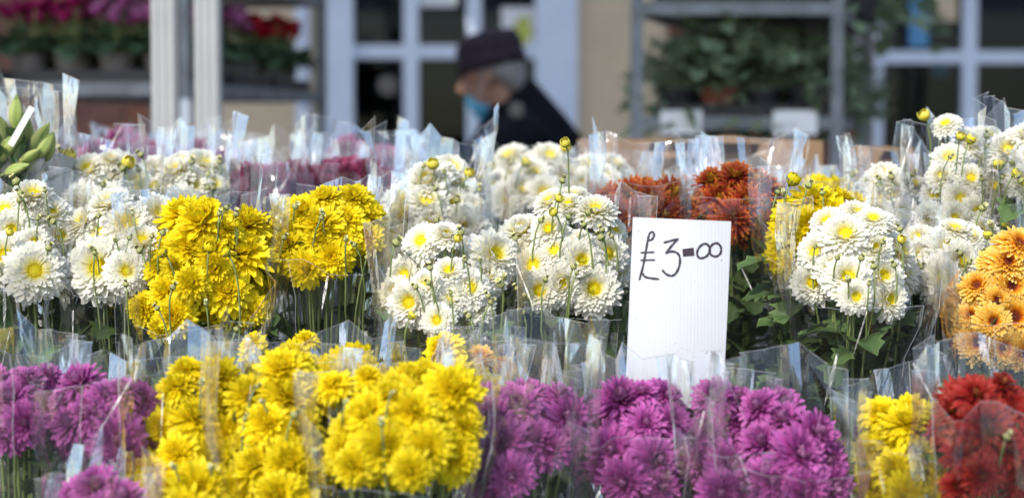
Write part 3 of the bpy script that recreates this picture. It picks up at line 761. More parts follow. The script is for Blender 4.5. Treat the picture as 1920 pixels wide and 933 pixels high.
def ivy(loc, potm, label, group, seed, s=1.0):
    rg = random.Random(seed)
    o = empty('potted_ivy', loc); tag(o, label, 'potted plant', group)
    link('pot', potm, o); f = link('foliage', rg.choice(FOL_I), o); f.rotation_euler.z = rg.uniform(0, 6); f.scale = (s, s, s * rg.uniform(.8, 1.25))
    return o

# left trolley with cyclamen
LB, LC = Vector(((347 - 960) / F_PX * 5.3, 5.3)), Vector(((604 - 960) / F_PX * 6.6, 6.6))
dv = (LC - LB); pv = Vector((-dv.y, dv.x)).normalized() * 0.60; LA = LB + pv
tl = trolley('steel plant trolley carrying trays of cyclamen', LA, LB, LC, (0.20, 0.95, 1.522, 1.845))
e2 = dv.normalized(); e1 = -pv.normalized()
zsh = 1.522 + 0.008
mid = LB + pv * .5
tg = 'black plant trays on the cyclamen trolley'
for k in range(3):
    c = mid + e2 * (0.23 + 0.42 * k)
    tray(Vector((c.x, c.y, zsh)), e1, e2, 0.55, 0.38, ['black tray of magenta cyclamen on the open end of the trolley', 'black tray of mixed cyclamen at the middle of the trolley shelf', 'black tray of scarlet cyclamen against the shop front'][k], tg)
sd = 0
cg = {'magenta': 'magenta cyclamen pots', 'lilac': 'lilac pink cyclamen pots', 'scarlet': 'scarlet cyclamen pots'}
lab = {('magenta', 0): 'magenta cyclamen in a taupe pot in the tray at the trolley end', ('magenta', 1): 'magenta cyclamen in a taupe pot in the middle tray', ('lilac', 0): 'lilac pink cyclamen in a taupe pot in the tray at the trolley end',
       ('lilac', 1): 'lilac pink cyclamen in a taupe pot in the middle tray', ('scarlet', 2): 'scarlet cyclamen in a taupe pot in the tray by the shop front', ('scarlet', 1): 'scarlet cyclamen in a taupe pot in the middle tray',
       ('lilac', 2): 'lilac pink cyclamen in a taupe pot among the scarlet ones', ('magenta', 2): 'magenta cyclamen in a taupe pot among the scarlet ones'}
plan = {0: [['magenta', 'magenta', 'lilac', 'lilac'], ['magenta', 'magenta', 'magenta', 'lilac'], ['magenta', 'lilac', 'magenta', 'magenta']],
        1: [['scarlet', 'magenta', 'magenta', 'lilac'], ['magenta', 'magenta', 'lilac', 'lilac'], ['magenta', 'magenta', 'scarlet', 'scarlet']],
        2: [['scarlet', 'magenta', 'scarlet', 'scarlet'], ['scarlet', 'scarlet', 'scarlet', 'scarlet'], ['scarlet', 'scarlet', 'scarlet', 'scarlet']]}
for k in range(3):
    for j in range(3):
        for i in range(4):
            if 0 < i < 3 and k > 0: continue
            if i == 0 and k > 0: continue
            sd += 1; col = plan[k][j][i]
            c = mid + e2 * (0.23 + 0.42 * k + (j - 1) * 0.125) + e1 * ((i - 1.5) * 0.132)
            cyclamen(Vector((c.x, c.y, zsh + .006)), col, lab[(col, k)], cg[col], sd)
c = LA + e2 * -0.03
mb = MB(); mb.box((c.x + .02, c.y - .02, 1.60), (0.045, 0.003, 0.17)); o = mb.build('white_tag', M['paper']); tag(o, 'tall white paper tag on the outer post of the cyclamen trolley', 'tag')
c = LB
mb = MB(); mb.box((c.x + .004, c.y - .022, 1.455), (0.034, 0.003, 0.075)); o = mb.build('white_tag', M['paper']); tag(o, 'short white paper tag on the trolley post between the awning legs', 'tag')
o = MB().box((P(578, 4, 6.2).x, 6.2, 1.862), (0.10, 0.10, 0.012)).lathe([(0.0005, 0), (.045, 0), (.055, .06), (.0005, .06)], 14, Matrix.Translation((P(578, 4, 6.2).x, 6.2, 1.86))).build('orange_pot', M['orange']); tag(o, 'orange plastic pot on the top shelf of the cyclamen trolley', 'pot')

# right trolley with ivy
RA, RB = Vector(((1193 - 960) / F_PX * 5.5, 5.5)), Vector(((1566 - 960) / F_PX * 5.5, 5.5))
RC = Vector(((1618 - 960) / F_PX * 6.85, 6.85))
tr_ = trolley('steel plant trolley carrying pots of trailing ivy', RA, RB, RC, (0.20, 0.90, 1.43, 1.752))
e2 = (RC - RB).normalized(); e1 = (RB - RA).normalized(); mid = (RA + RB) / 2
for k in range(3):
    c = mid + e2 * (0.23 + 0.42 * k)
    tray(Vector((c.x, c.y, 1.438)), e1, e2, 0.52, 0.38, ['black tray of ivy behind the white price labels', 'black tray of ivy at the middle of the trolley shelf', 'black tray of ivy at the wall end of the trolley shelf'][k], 'black plant trays on the ivy trolley')
    for j in range(2):
        for i in range(4):
            if k == 2 and i in (1, 2): continue
            sd += 1; p = c + e2 * ((j - .5) * .17 - .05) + e1 * ((i - 1.5) * 0.125)
            tp = int((i + j * 2 + k) % 3 == 1)
            ivy(Vector((p.x, p.y, 1.445)), POT_T if tp else POT_B, 'trailing ivy in a %s pot in the tray %s' % (['black', 'terracotta'][tp], ['behind the white price labels', 'at the middle of the trolley shelf', 'at the wall end of the shelf'][k]), ['ivy in black pots', 'ivy in terracotta pots'][tp], sd, 1.0 + .35 * ((i * 7 + j * 3 + k) % 4) / 3)
for k in range(2):
    c = mid + e2 * (0.23 + 0.42 * k * 2)
    tray(Vector((c.x, c.y, 1.760)), e1, e2, 0.52, 0.38, ['black tray on the top shelf above the white price labels', 'black tray on the top shelf towards the wall'][k], 'black trays on the top shelf')
for k in range(4):
    p = RB + e2 * (0.25 + k * 0.30) + e1 * 0.02
    ivy(Vector((p.x, p.y, 1.768)), POT_B, 'long trailing ivy spilling over the edge of the top shelf', 'ivy spilling from the top shelf', 90 + k, 1.7)
for k, (a, b) in enumerate(((1238, 1316), (1449, 1532))):
    flat('price_label', a, b, 207, 252, 5.485, 'paper', ['white price label on the ivy shelf beside the cream wall', 'white price label on the ivy shelf beside the brick wall'][k], 'price label', 0.003)

# ------------------------------------------------------------------ the man at the door
def blob(name, caps, mat, parent, vox=0.014, smooth=4):
    mb = bmesh.new()
    for p0, p1, r0, r1 in caps:
        p0, p1 = Vector(p0), Vector(p1); n = max(2, int((p1 - p0).length / (min(r0, r1) * .35)) + 1)
        for k in range(n):
            q = k / (n - 1)
            bmesh.ops.create_icosphere(mb, subdivisions=2, radius=r0 + (r1 - r0) * q, matrix=Matrix.Translation(p0.lerp(p1, q)))
    me = bpy.data.meshes.new(name); mb.to_mesh(me); mb.free(); me.materials.append(mat)
    tmp = bpy.data.objects.new(name, me); COL.objects.link(tmp)
    rm = tmp.modifiers.new('r', 'REMESH'); rm.mode = 'VOXEL'; rm.voxel_size = vox
    sm = tmp.modifiers.new('s', 'SMOOTH'); sm.factor = 0.5; sm.iterations = smooth
    dg = bpy.context.evaluated_depsgraph_get()
    m2 = bpy.data.meshes.new_from_object(tmp.evaluated_get(dg)); m2.name = name
    bpy.data.objects.remove(tmp)
    m2.polygons.foreach_set('use_smooth', [True] * len(m2.polygons))
    if parent is not None:
        off = world_to(parent, (0, 0, 0)); m2.transform(Matrix.Translation(off))
    if not m2.materials: m2.materials.append(mat)
    return link(name, m2, parent)
D = 6.5
def Q(px, py, dy=0.0): return P(px, py, D) + Vector((0, dy, 0))
man = empty('person', (0.20, D, 0)); tag(man, 'person in plum hat and black jacket, blue mask at the chin, stooping by the door', 'person')
H = Q(920, 138)
fw = Vector((-0.94, 0.24, -0.17)).normalized(); sd_ = fw.cross(Vector((0, 0, 1))).normalized(); upv = sd_.cross(fw).normalized()   # sd_ points to the far side or near side
def hp(f, s, u_): return H + fw * f + sd_ * s + upv * u_
nk = Q(962, 222)
pel = Vector((0.24, D, 0.96))
body = [(hp(-.02, 0, .03), hp(-.02, 0, .03), .092, .092), (hp(.02, 0, .02), hp(.02, 0, .02), .085, .085), (hp(.03, 0, -.05), hp(.045, 0, -.085), .062, .046),
        (hp(.09, 0, -.01), hp(.112, 0, -.035), .014, .019), (hp(.085, -.035, .03), hp(.085, .035, .03), .018, .018),
        (hp(-.012, -.083, -.005), hp(-.012, -.083, -.035), .017, .013), (hp(-.012, .083, -.005), hp(-.012, .083, -.035), .017, .013),
        (hp(-.03, 0, -.06), nk, .055, .062), (nk, nk.lerp(pel, .35), .07, .13), (nk.lerp(pel, .35), pel, .135, .14)]
for s in (-1, 1):
    sh = nk.lerp(pel, .10) + Vector((0, s * .17, -.02)); el_ = sh + Vector((-.06, s * .05, -.28)); wr_ = el_ + Vector((-.19, -.02 * s, -.13))
    body += [(nk.lerp(pel, .1), sh, .06, .055), (sh, el_, .05, .042), (el_, wr_, .04, .028), (wr_, wr_ + Vector((-.07, 0, -.03)), .028, .03)]
    for k in range(4): body.append((wr_ + Vector((-.08, (k - 1.5) * .02, -.03)), wr_ + Vector((-.135 - .012 * (k in (1, 2)), (k - 1.5) * .022, -.07)), .009, .007))
    body.append((wr_ + Vector((-.03, s * -.03, -.02)), wr_ + Vector((-.075, s * -.055, -.04)), .011, .008))
    hip = pel + Vector((0, s * .09, -.02)); kn_ = Vector((0.20, D + s * .1, .52)); an = Vector((0.27, D + s * .1, .09))
    body += [(hip, kn_, .085, .058), (kn_, an, .055, .038), (an + Vector((0, 0, -.03)), an + Vector((-.17, 0, -.052)), .042, .032)]
blob('body', body, M['skin'], man, 0.011, 3)
jk = [(nk + Vector((0, 0, .01)), nk.lerp(pel, .3), .085, .155), (nk.lerp(pel, .3), nk.lerp(pel, .95), .165, .185), (nk + Vector((-.03, 0, -.06)), nk + Vector((-.06, 0, -.22)), .08, .12),
      (nk + Vector((.03, 0, .075)), nk + Vector((.10, 0, -.06)), .072, .11), (nk + Vector((.10, .0, -.06)), nk + Vector((.19, .02, -.17)), .105, .115), (nk + Vector((-.05, -.05, -.06)), nk + Vector((-.1, -.05, -.2)), .08, .10)]
for s in (-1, 1):
    sh = nk.lerp(pel, .10) + Vector((0, s * .17, -.02)); el_ = sh + Vector((-.06, s * .05, -.28)); wr_ = el_ + Vector((-.16, -.02 * s, -.11))
    jk += [(nk.lerp(pel, .08), sh, .09, .082), (sh, el_, .078, .064), (el_, wr_, .062, .048)]
jo = blob('jacket', jk, M['cloth_black'], man, 0.014, 4)
tro = []
for s in (-1, 1):
    hip = pel + Vector((0, s * .085, .02)); kn_ = Vector((0.20, D + s * .1, .52)); an = Vector((0.27, D + s * .1, .12))
    tro += [(pel, hip, .15, .12), (hip, kn_, .11, .08), (kn_, an, .078, .062)]
blob('trousers', tro, M['trouser'], man, 0.016, 3)
bd = Q(968, 208); bd.y = D - 0.262
badge = MB().lathe([(.0005, 0.004), (.022, .004), (.026, 0), (.026, -.01), (.0005, -.01)], 18, Matrix.Translation(bd) @ Matrix.Rotation(math.pi / 2, 4, 'X')).build('badge', M['pot_grey'], man)
# soft hat: full crown over a turned band
MH = Matrix.Translation(hp(-.012, 0, .035)) @ (Matrix((sd_, fw, upv)).transposed().to_4x4()) @ Matrix.Rotation(-.06, 4, 'X')
hat = MB().lathe([(.110, -.022), (.119, -.016), (.121, .018), (.114, .026), (.119, .046), (.114, .070), (.096, .092), (.060, .104), (.0005, .108)], 28, MH)
hat.v = [tuple(Vector(v) + Vector((noise.noise(Vector(v) * 14), noise.noise(Vector(v) * 14 + Vector((7, 0, 0))), noise.noise(Vector(v) * 14 + Vector((0, 9, 0))))) * .008) for v in hat.v]
hat.build('hat', M['hat'], man, True)
blob('hair', [(hp(-.06, -.05, .0), hp(-.085, -.03, -.05), .045, .03), (hp(-.06, .05, .0), hp(-.085, .03, -.05), .045, .03), (hp(-.08, 0, .01), hp(-.09, 0, -.05), .045, .03), (hp(.01, -.082, .02), hp(.0, -.085, -.02), .014, .010), (hp(-.03, -.078, .015), hp(-.06, -.07, -.02), .022, .02)], M['hair'], man, 0.009, 2)
blob('face_mask', [(hp(.072, -.025, -.080), hp(.072, .025, -.080), .024, .024), (hp(.06, -.03, -.105), hp(.06, .03, -.105), .025, .025), (hp(.035, -.045, -.115), hp(.035, .045, -.115), .022, .022), (hp(.05, -.03, -.14), hp(.05, .03, -.14), .018, .018)], M['mask'], man, 0.008, 3)
for s in (-1, 1):
    MB().lathe([(.0005, .011), (.008, .008), (.011, 0), (.008, -.008), (.0005, -.011)], 10, Matrix.Translation(hp(.088, s * .032, .012))).build('eye', M['eye'], man, True)
    MB().tube([hp(.05, s * .058, -.09), hp(.02, s * .08, -.05), hp(-.01, s * .092, -.0)], .0018, 5).build('mask_loop', M['paper'], man)

# cardboard boxes at the back of the stall
def carton(px0, px1, py, d, depth, label, hgt, tape=True):
    a, b = P(px0, py, d), P(px1, py, d); x0, x1, z1 = a.x, b.x, a.z; z0 = 1.183; t = 0.005
    o = empty('cardboard_box', ((x0 + x1) / 2, d, z0)); tag(o, label, 'box', 'cardboard boxes')
    m = MB()
    for c, s in (((( x0 + x1) / 2, d, (z0 + z1) / 2), (x1 - x0, t, z1 - z0)), (((x0 + x1) / 2, d + depth, (z0 + z1) / 2), (x1 - x0, t, z1 - z0)),
                 ((x0 + t / 2, d + depth / 2, (z0 + z1) / 2 - .002), (t, depth - t, z1 - z0 - .006)), ((x1 - t / 2, d + depth / 2, (z0 + z1) / 2 - .002), (t, depth - t, z1 - z0 - .006)), (((x0 + x1) / 2, d + depth / 2, z0 + .004), (x1 - x0 - .012, depth - .012, .005))):
        m.box(c, s)
    # the front wall: a sheet with a torn, wavy rim
    m.v = [(v[0], v[1] + .004, v[2] - .02) if abs(v[1] - d) < .01 and v[2] > z1 - .05 else v for v in m.v]
    n = 40; o_ = []
    for k in range(n + 1):
        x = x0 + (x1 - x0) * k / n; wv = noise.noise(Vector((x * 8, 1, 0))) * .018; tz = z1 + noise.noise(Vector((x * 11, 5, 0))) * .012 + abs(noise.noise(Vector((x * 60, 9, 0)))) * .006
        o_ += [(x, d - .006, z0), (x, d - .006 + wv, z1 - .05), (x, d - .004 + wv * 1.6, tz)]
    m.add(o_, [(3 * k + r_, 3 * k + 3 + r_, 3 * k + 4 + r_, 3 * k + 1 + r_) for k in range(n) for r_ in (0, 1)])
    m.build('carton', M['kraft'], o)
    f = MB().box(((x0 + x1) / 2, d - 0.035, z1 - 0.012), ((x1 - x0) * .45, .004, 0.05), Matrix.Rotation(1.2, 3, 'X') @ Matrix.Rotation(.06, 3, 'Y')); f.build('flap', M['kraft'], o)
    if tape:
        tx = x0 + (x1 - x0) * .16; MB().box((tx, d - .004, z1 - .05), (.062, .0012, .09)).build('tape', M['film_kraft'], o)
    return o
carton(1092, 1542, 262, 3.62, 0.28, 'brown cardboard box behind the bronze bunches', 0.4)
carton(1622, 1712, 276, 3.50, 0.2, 'small brown cardboard box behind the white bunches', 0.3, False)
# ------------------------------------------------------------------ the bunches, back rows first
def many(kind, row, d, pts, lab, **k): return bunch(kind, row, d, pts, lab, **k)
G = 'pink bunches at the very back of the stall'
for k, cx in enumerate((160, 275, 390, 690)):
    bunch('pink', 'E', 3.78, [(cx + R.uniform(-50, 50), 305 + R.uniform(-26, 40), 68) for _ in range(9)], 'pink chrysanthemum bunch on the rearmost tier of the stall', film_up=34, group=G, leaves=1)
# row D
bunch('wine', 'D', 3.22, [(440, 352), (478, 345), (515, 350), (455, 375), (495, 378), (535, 372), (470, 330, 60)], 'dark red bunch behind the yellow ones, next to the white bunches', film_up=92)
bunch('wine', 'D', 3.20, [(545, 325, 70), (575, 335), (600, 350), (560, 360), (620, 330, 70), (640, 350)], 'dark red bunch in a tall film sleeve between its two neighbours', film_up=70)
bunch('wine', 'D', 3.18, [(655, 335), (690, 320), (712, 335, 70), (670, 355), (705, 360), (645, 318, 60)], 'dark red bunch with blooms rising above the domed yellow bunch', film_up=88)
bunch('white', 'D', 3.24, [(930, 345, 70), (985, 352, 75), (1030, 292, 78), (1060, 322, 75), (1000, 325, 70), (955, 372, 70), (1020, 360, 75), (1075, 355, 70)],
      'cream white bunch on the upper tier, below the person in the hat', [(905, 298), (920, 312, 'y', 24), (960, 303), (986, 305, 'y', 30), (1060, 277, 'y', 30), (902, 330)], film_up=40)
bunch('white', 'D', 3.26, [(1110, 310, 70), (1135, 335, 75), (1095, 345, 70), (1150, 310, 60), (1125, 365, 70), (1085, 375, 70)], 'cream white bunch beside the cardboard box', film_up=40)
bunch('yellow', 'D', 3.12, [(1500, 372, 70), (1540, 365, 70), (1575, 360, 70), (1520, 395, 70), (1560, 392, 70)], 'yellow bunch mostly hidden behind the other yellow one', film_up=55, leaves=10)
# row C
bunch('white', 'C', 2.92, [(125, 352, 82), (165, 318, 85), (205, 330, 75), (208, 300, 60), (255, 346, 80), (150, 385, 80), (205, 370, 80), (100, 380, 80)],
      'white bunch with yellow opening buds standing next to the lilies', [(112, 280), (130, 292, 'y', 36), (240, 305, 'y', 38), (228, 313, 'g', 24), (262, 288)], film_up=60)
bunch('white', 'C', 2.96, [(285, 324, 78), (330, 322, 74), (385, 308, 78), (310, 365, 80), (360, 350, 78), (400, 345, 70), (285, 380, 75), (340, 385, 75)],
      'white bunch behind film next to the dark red flowers', [(293, 356, 'y', 44), (360, 300, 'g', 22), (392, 325), (412, 300)], film_up=78)
bunch('white', 'C', 2.90, [(800, 338, 80), (760, 372, 88), (800, 378, 95), (850, 385, 90), (870, 428, 88), (812, 412, 90), (755, 412, 82), (882, 392, 72), (830, 322, 64), (735, 390, 75), (845, 455, 75), (745, 450, 70)],
      'pale white bunch in hazy film behind the bright white daisies', [(880, 325, 'y', 30), (812, 308, 'y', 34), (858, 372), (900, 352)], film_up=80)
bunch('bronze', 'C', 2.88, [(1140, 372, 75), (1180, 362, 80), (1220, 372, 80), (1262, 368, 78), (1155, 398, 75), (1200, 400, 80), (1245, 402, 80), (1285, 392, 70)], 'bronze red bunch behind the price card', film_up=88)
bunch('bronze', 'C', 2.82, [(1335, 340, 78), (1380, 332, 80), (1420, 345, 75), (1350, 375, 85), (1400, 380, 90), (1440, 370, 70), (1375, 405, 85), (1420, 410, 75), (1330, 400, 70)],
      'bronze red bunch with yellow tips beside the cardboard box', film_up=85, leaves=9, tilt=.25)
bunch('bronze', 'D', 3.15, [(1300, 350, 70), (1340, 362, 75), (1380, 358, 75), (1320, 390, 70), (1365, 395, 70), (1420, 372, 70), (1455, 360, 70), (1440, 395, 70)], 'bronze red bunch squeezed behind its yellow-tipped neighbour', film_up=40, leaves=9)
bunch('white', 'C', 2.86, [(1668, 362, 82), (1640, 345, 75), (1692, 400, 74), (1630, 378, 75), (1712, 345, 66), (1660, 330, 66), (1650, 405, 74), (1735, 385, 74)],
      'white bunch behind film beside the small cardboard box', [(1600, 325), (1671, 328, 'g', 22)], film_up=72)
bunch('white', 'C', 2.78, [(1780, 296, 84), (1773, 232, 68), (1800, 372, 74), (1832, 395, 72), (1755, 366, 82), (1868, 352, 82), (1820, 334, 76), (1885, 390, 76), (1765, 330, 70), (1790, 410, 76), (1745, 410, 70)],
      'tall white bunch with one bloom standing clear above its film', [(1733, 217, 'y', 34), (1801, 256, 'y', 26), (1820, 262, 'y', 28), (1846, 388)], film_up=30, slope=.5)
bunch('white', 'C', 2.74, [(1892, 282, 84), (1925, 255, 70), (1935, 300, 80), (1920, 340, 80), (1950, 350, 80), (1960, 280, 80)],
      'white bunch with large yellow-eyed blooms above the orange bunch', [(1873, 309, 'y', 34), (1905, 325, 'y', 28)], film_up=50, slope=.5)
bunch('purple', 'C', 2.95, [(1912, 402, 50), (1940, 395, 70), (1960, 420, 70), (1945, 440, 70)], 'purple bunch peeping out above the orange bunch', film_up=30)
# row B
bunch('white', 'B', 2.60, [(8, 395, 90), (92, 400, 92), (65, 508, 118), (22, 432, 82), (8, 478, 84), (112, 442, 84), (62, 365, 80), (-30, 430, 90), (-25, 500, 90), (65, 455, 80)],
      'white bunch with one big low bloom below the lily buds', [(97, 413, 'g', 22), (93, 462, 'g', 22), (18, 435, 'y', 24), (28, 337, 'g', 26), (36, 360)], film_up=20, film='film')
bunch('white', 'B', 2.60, [(205, 382, 96), (155, 416, 88), (242, 420, 92), (190, 438, 92), (185, 502, 116), (238, 508, 92), (300, 402, 88), (318, 440, 82), (266, 452, 84), (148, 460, 74)],
      'white bunch pressed against the slanting yellow bunch', [(172, 465, 'g', 18), (260, 467, 'g', 22), (236, 530, 'g', 18)], film_up=38)
bunch('yellow', 'B', 2.52, [(378, 415, 92), (358, 462, 86), (452, 472, 118), (358, 530, 78), (426, 547, 112), (302, 502, 70), (310, 547, 90), (268, 580, 80), (326, 592, 84), (470, 578, 76), (402, 502, 76), (330, 500, 70), (425, 430, 66), (392, 392, 64), (465, 420, 84), (300, 615, 64), (395, 470, 80)],
      'large yellow bunch slanting down with loose buds', [(305, 474, 'y', 30), (393, 463, 'y', 34), (424, 474, 'y', 28), (446, 419, 'y', 26), (412, 398, 'g', 18), (443, 398), (293, 575, 'g', 18), (445, 615, 'g', 20)], film_up=25, fill=.2, slope=.55)
bunch('yellow', 'B', 2.60, [(600, 420, 100), (545, 430, 84), (610, 372, 78), (664, 372, 78), (682, 402, 84), (570, 396, 78), (642, 452, 84), (575, 502, 78), (538, 462, 84), (692, 445, 66), (622, 482, 74), (520, 430, 60), (600, 452, 84), (650, 412, 84), (545, 495, 60)],
      'domed yellow bunch with long bare stems below', [(534, 443, 'g', 18), (662, 457, 'g', 18)], film_up=62, fill=.2, leaves=1.4)
bunch('white', 'B', 2.46, [(768, 567, 92), (760, 517, 92), (848, 556, 90), (842, 508, 86), (912, 515, 94), (928, 477, 96), (898, 575, 66), (790, 452, 72), (836, 440, 74), (820, 600, 70), (742, 550, 64), (880, 540, 80), (800, 535, 80)],
      'bright white daisy bunch spilling low in an amber film', [(745, 452, 'g', 26), (863, 432, 'g', 24), (858, 447, 'y', 24), (945, 518, 'g', 20), (937, 530, 'g', 26), (914, 552), (922, 564), (772, 592, 'y', 24), (877, 590), (967, 538, 'g', 18), (987, 556), (978, 583), (806, 499)],
      film_up=20, fill=.15, slope=.6, face=.2, film='film_kraft')
bunch('white', 'B', 2.58, [(978, 432, 84), (1000, 497, 104), (1066, 384, 64), (1116, 394, 78), (1150, 432, 74), (1085, 452, 68), (1138, 476, 76), (1055, 532, 90), (1113, 542, 90), (1090, 488, 80), (1040, 470, 66), (1158, 505, 74), (1012, 545, 76), (1030, 430, 70), (965, 480, 70)],
      'white bunch with sprays of round buds beside the price card', [(1048, 372, 'y', 26), (1038, 398, 'y', 26), (1056, 336, 'g', 20), (1094, 419, 'g', 18), (1125, 442, 'g', 24), (1077, 498, 'g', 20), (1024, 522, 'g', 18), (965, 444), (1016, 411), (987, 556), (1068, 405), (1060, 268, 'y', 28)], film_up=45, fill=.2, slope=.6)
bunch('yellow', 'B', 2.62, [(1485, 395, 90), (1530, 375, 88), (1575, 372, 80), (1500, 435, 90), (1475, 470, 80), (1555, 405, 85), (1600, 385, 66), (1470, 430, 70), (1490, 495, 66), (1520, 420, 80)],
      'yellow bunch with a bud standing up, beside the bronze bunch', [(1487, 337, 'y', 40), (1518, 345, 'g', 22), (1460, 358, 'g', 18)], film_up=42, leaves=4)
bunch('white', 'B', 2.50, [(1585, 440, 98), (1637, 410, 76), (1530, 472, 88), (1525, 530, 80), (1590, 520, 94), (1655, 517, 86), (1666, 562, 74), (1605, 556, 66), (1550, 415, 64), (1688, 472, 72), (1640, 465, 80), (1560, 500, 74)],
      'white bunch with open daisies above bare leafy stems', [(1590, 523, 'g', 20), (1656, 451, 'g', 20), (1686, 427, 'g', 20), (1690, 449, 'y', 26), (1675, 494, 'g', 20)], film_up=25, fill=.2, leaves=4.5, slope=.6)
bunch('white', 'B', 2.64, [(1730, 480, 78), (1775, 466, 86), (1820, 442, 76), (1765, 522, 86), (1800, 492, 76), (1732, 517, 70), (1842, 470, 70), (1720, 445, 70), (1790, 430, 70), (1850, 430, 70)],
      'white bunch tucked between the orange bunch and the open daisies', [(1858, 420, 'g', 20), (1886, 420, 'y', 26), (1852, 441, 'y', 26), (1843, 388, 'g', 20)], film_up=36, leaves=4)
bunch('amber', 'B', 2.49, [(1832, 536, 82), (1896, 536, 92), (1862, 602, 86), (1832, 642, 86), (1890, 492, 80), (1860, 490, 66), (1902, 594, 96), (1882, 652, 86), (1920, 662, 76), (1820, 590, 66), (1912, 456, 70), (1870, 562, 70), (1950, 560, 90), (1950, 620, 90), (1945, 500, 80)],
      'orange bunch with dark brown flower centres', cut=0.6, film_up=16, fill=.3, slope=.3, face=.5)
# row A, the low front tier
bunch('yellow', 'A', 2.34, [(472, 643, 56), (576, 636, 46), (545, 668, 90), (600, 700, 70), (650, 690, 80), (510, 690, 80), (690, 690, 66), (625, 720, 80), (560, 720, 80)], 'yellow bunch with small single blooms rising behind the yellow trio', cut=0.5, film_up=20, fill=.1)
bunch('yellow', 'A', 2.34, [(830, 652, 96), (800, 700, 80), (850, 700, 80), (925, 742, 80), (880, 720, 80), (905, 780, 80)], 'yellow bunch with a broad flat bloom in front of the bright daisies', cut=0.5, film_up=44, fill=.1)
bunch('amber', 'A', 2.38, [(900, 667, 52), (948, 692, 50)], 'small orange bunch mostly hidden by folded film', film_up=10, fill=0)
bunch('purple', 'A', 2.24, [(20, 748, 94), (60, 716, 86), (45, 792, 86), (88, 764, 76), (92, 702, 66), (-20, 780, 90), (-10, 720, 90), (15, 815, 70)], 'purple bunch in clear film with bare stems at the stall end', film_up=62)
bunch('purple', 'A', 2.20, [(150, 716, 94), (120, 752, 86), (170, 772, 104), (220, 822, 104), (232, 732, 70), (198, 788, 86), (252, 790, 86), (278, 832, 76), (132, 792, 86), (262, 748, 80), (200, 740, 80), (240, 850, 70)],
      'purple bunch leaning across under creased film beside the yellow trio', cut=0.2, film_up=36, fill=.2)
bunch('purple', 'A', 2.06, [(180, 912, 120), (140, 930, 90), (230, 932, 90), (190, 960, 110), (150, 980, 90), (240, 975, 90)], 'lowest purple bunch tucked under the leaning one', film_up=45)
bunch('yellow', 'A', 2.18, [(350, 692, 64), (332, 722, 78), (406, 706, 88), (370, 782, 116), (302, 800, 78), (420, 752, 96), (332, 850, 96), (402, 860, 96), (282, 882, 86), (312, 922, 96), (372, 917, 106), (430, 812, 86), (350, 960, 100), (420, 930, 90)],
      'yellow bunch on the lowest tier next to the leaning purple one', [(378, 715, 'g', 20), (440, 775, 'g', 18), (395, 875, 'g', 20), (325, 873, 'g', 20)], cut=0.95, film_up=42, fill=.25)
bunch('yellow', 'A', 2.15, [(530, 690, 96), (470, 742, 96), (540, 742, 106), (500, 792, 116), (590, 732, 96), (560, 802, 96), (480, 872, 116), (545, 872, 116), (602, 842, 96), (590, 902, 106), (450, 912, 86), (520, 927, 106), (470, 820, 90), (560, 960, 100)],
      'yellow bunch on the lowest tier squeezed between two yellow others', [(555, 775, 'g', 26), (590, 848, 'g', 24), (492, 752, 'g', 16), (483, 722, 'g', 16), (460, 782, 'g', 16)], cut=0.95, film_up=62, fill=.25)
bunch('yellow', 'A', 2.08, [(850, 732, 126), (776, 772, 106), (690, 772, 96), (730, 742, 86), (652, 802, 86), (662, 872, 96), (722, 842, 106), (800, 842, 116), (852, 852, 96), (770, 882, 96), (868, 792, 86), (702, 822, 90), (822, 790, 96), (640, 840, 86), (622, 720, 86), (690, 705, 70)],
      'full yellow bunch on the lowest tier touching a purple bunch', [(715, 790, 'g', 22), (648, 752, 'g', 16), (735, 735, 'g', 14)], cut=0.95, film_up=48, fill=.3)
bunch('purple', 'A', 2.20, [(920, 782, 106), (970, 762, 86), (1050, 742, 78), (1062, 782, 96), (940, 832, 116), (882, 862, 86), (1000, 822, 86), (1032, 842, 86), (902, 902, 86), (960, 892, 86), (872, 822, 80), (1075, 820, 70)],
      'purple bunch under tall folded film beside the full yellow bunch', film_up=120, fill=.25)
bunch('purple', 'A', 2.22, [(1165, 747, 92), (1250, 742, 96), (1150, 842, 116), (1210, 792, 96), (1262, 792, 86), (1230, 862, 106), (1170, 902, 96), (1122, 792, 76), (1270, 842, 76), (1130, 872, 76), (1240, 912, 86), (1205, 735, 80)],
      'purple bunch standing in front of the price card', cut=0.65, film_up=48, fill=.25)
bunch('purple', 'A', 2.22, [(1340, 742, 86), (1330, 802, 96), (1392, 792, 86), (1310, 862, 96), (1370, 872, 106), (1350, 922, 96), (1300, 822, 76), (1412, 842, 86), (1385, 750, 80)],
      'purple bunch beside the foot of the price card', cut=0.5, film_up=52, fill=.25)
bunch('purple', 'A', 2.17, [(1470, 787, 96), (1422, 762, 86), (1500, 852, 126), (1450, 902, 106), (1552, 862, 96), (1562, 912, 96), (1510, 922, 96), (1402, 912, 86), (1530, 812, 86), (1430, 830, 96)],
      'wide purple bunch next to the small yellow bunch', cut=0.65, film_up=72, fill=.25)
bunch('yellow', 'A', 2.20, [(1650, 772, 88), (1700, 792, 96), (1642, 852, 96), (1720, 842, 86), (1680, 882, 106), (1742, 882, 86), (1642, 912, 86), (1700, 927, 86), (1762, 912, 66), (1670, 820, 80)],
      'small yellow bunch between the purple and the red bunch', [(1620, 870, 'g', 16)], cut=0.6, film_up=72, fill=.2, leaves=3)
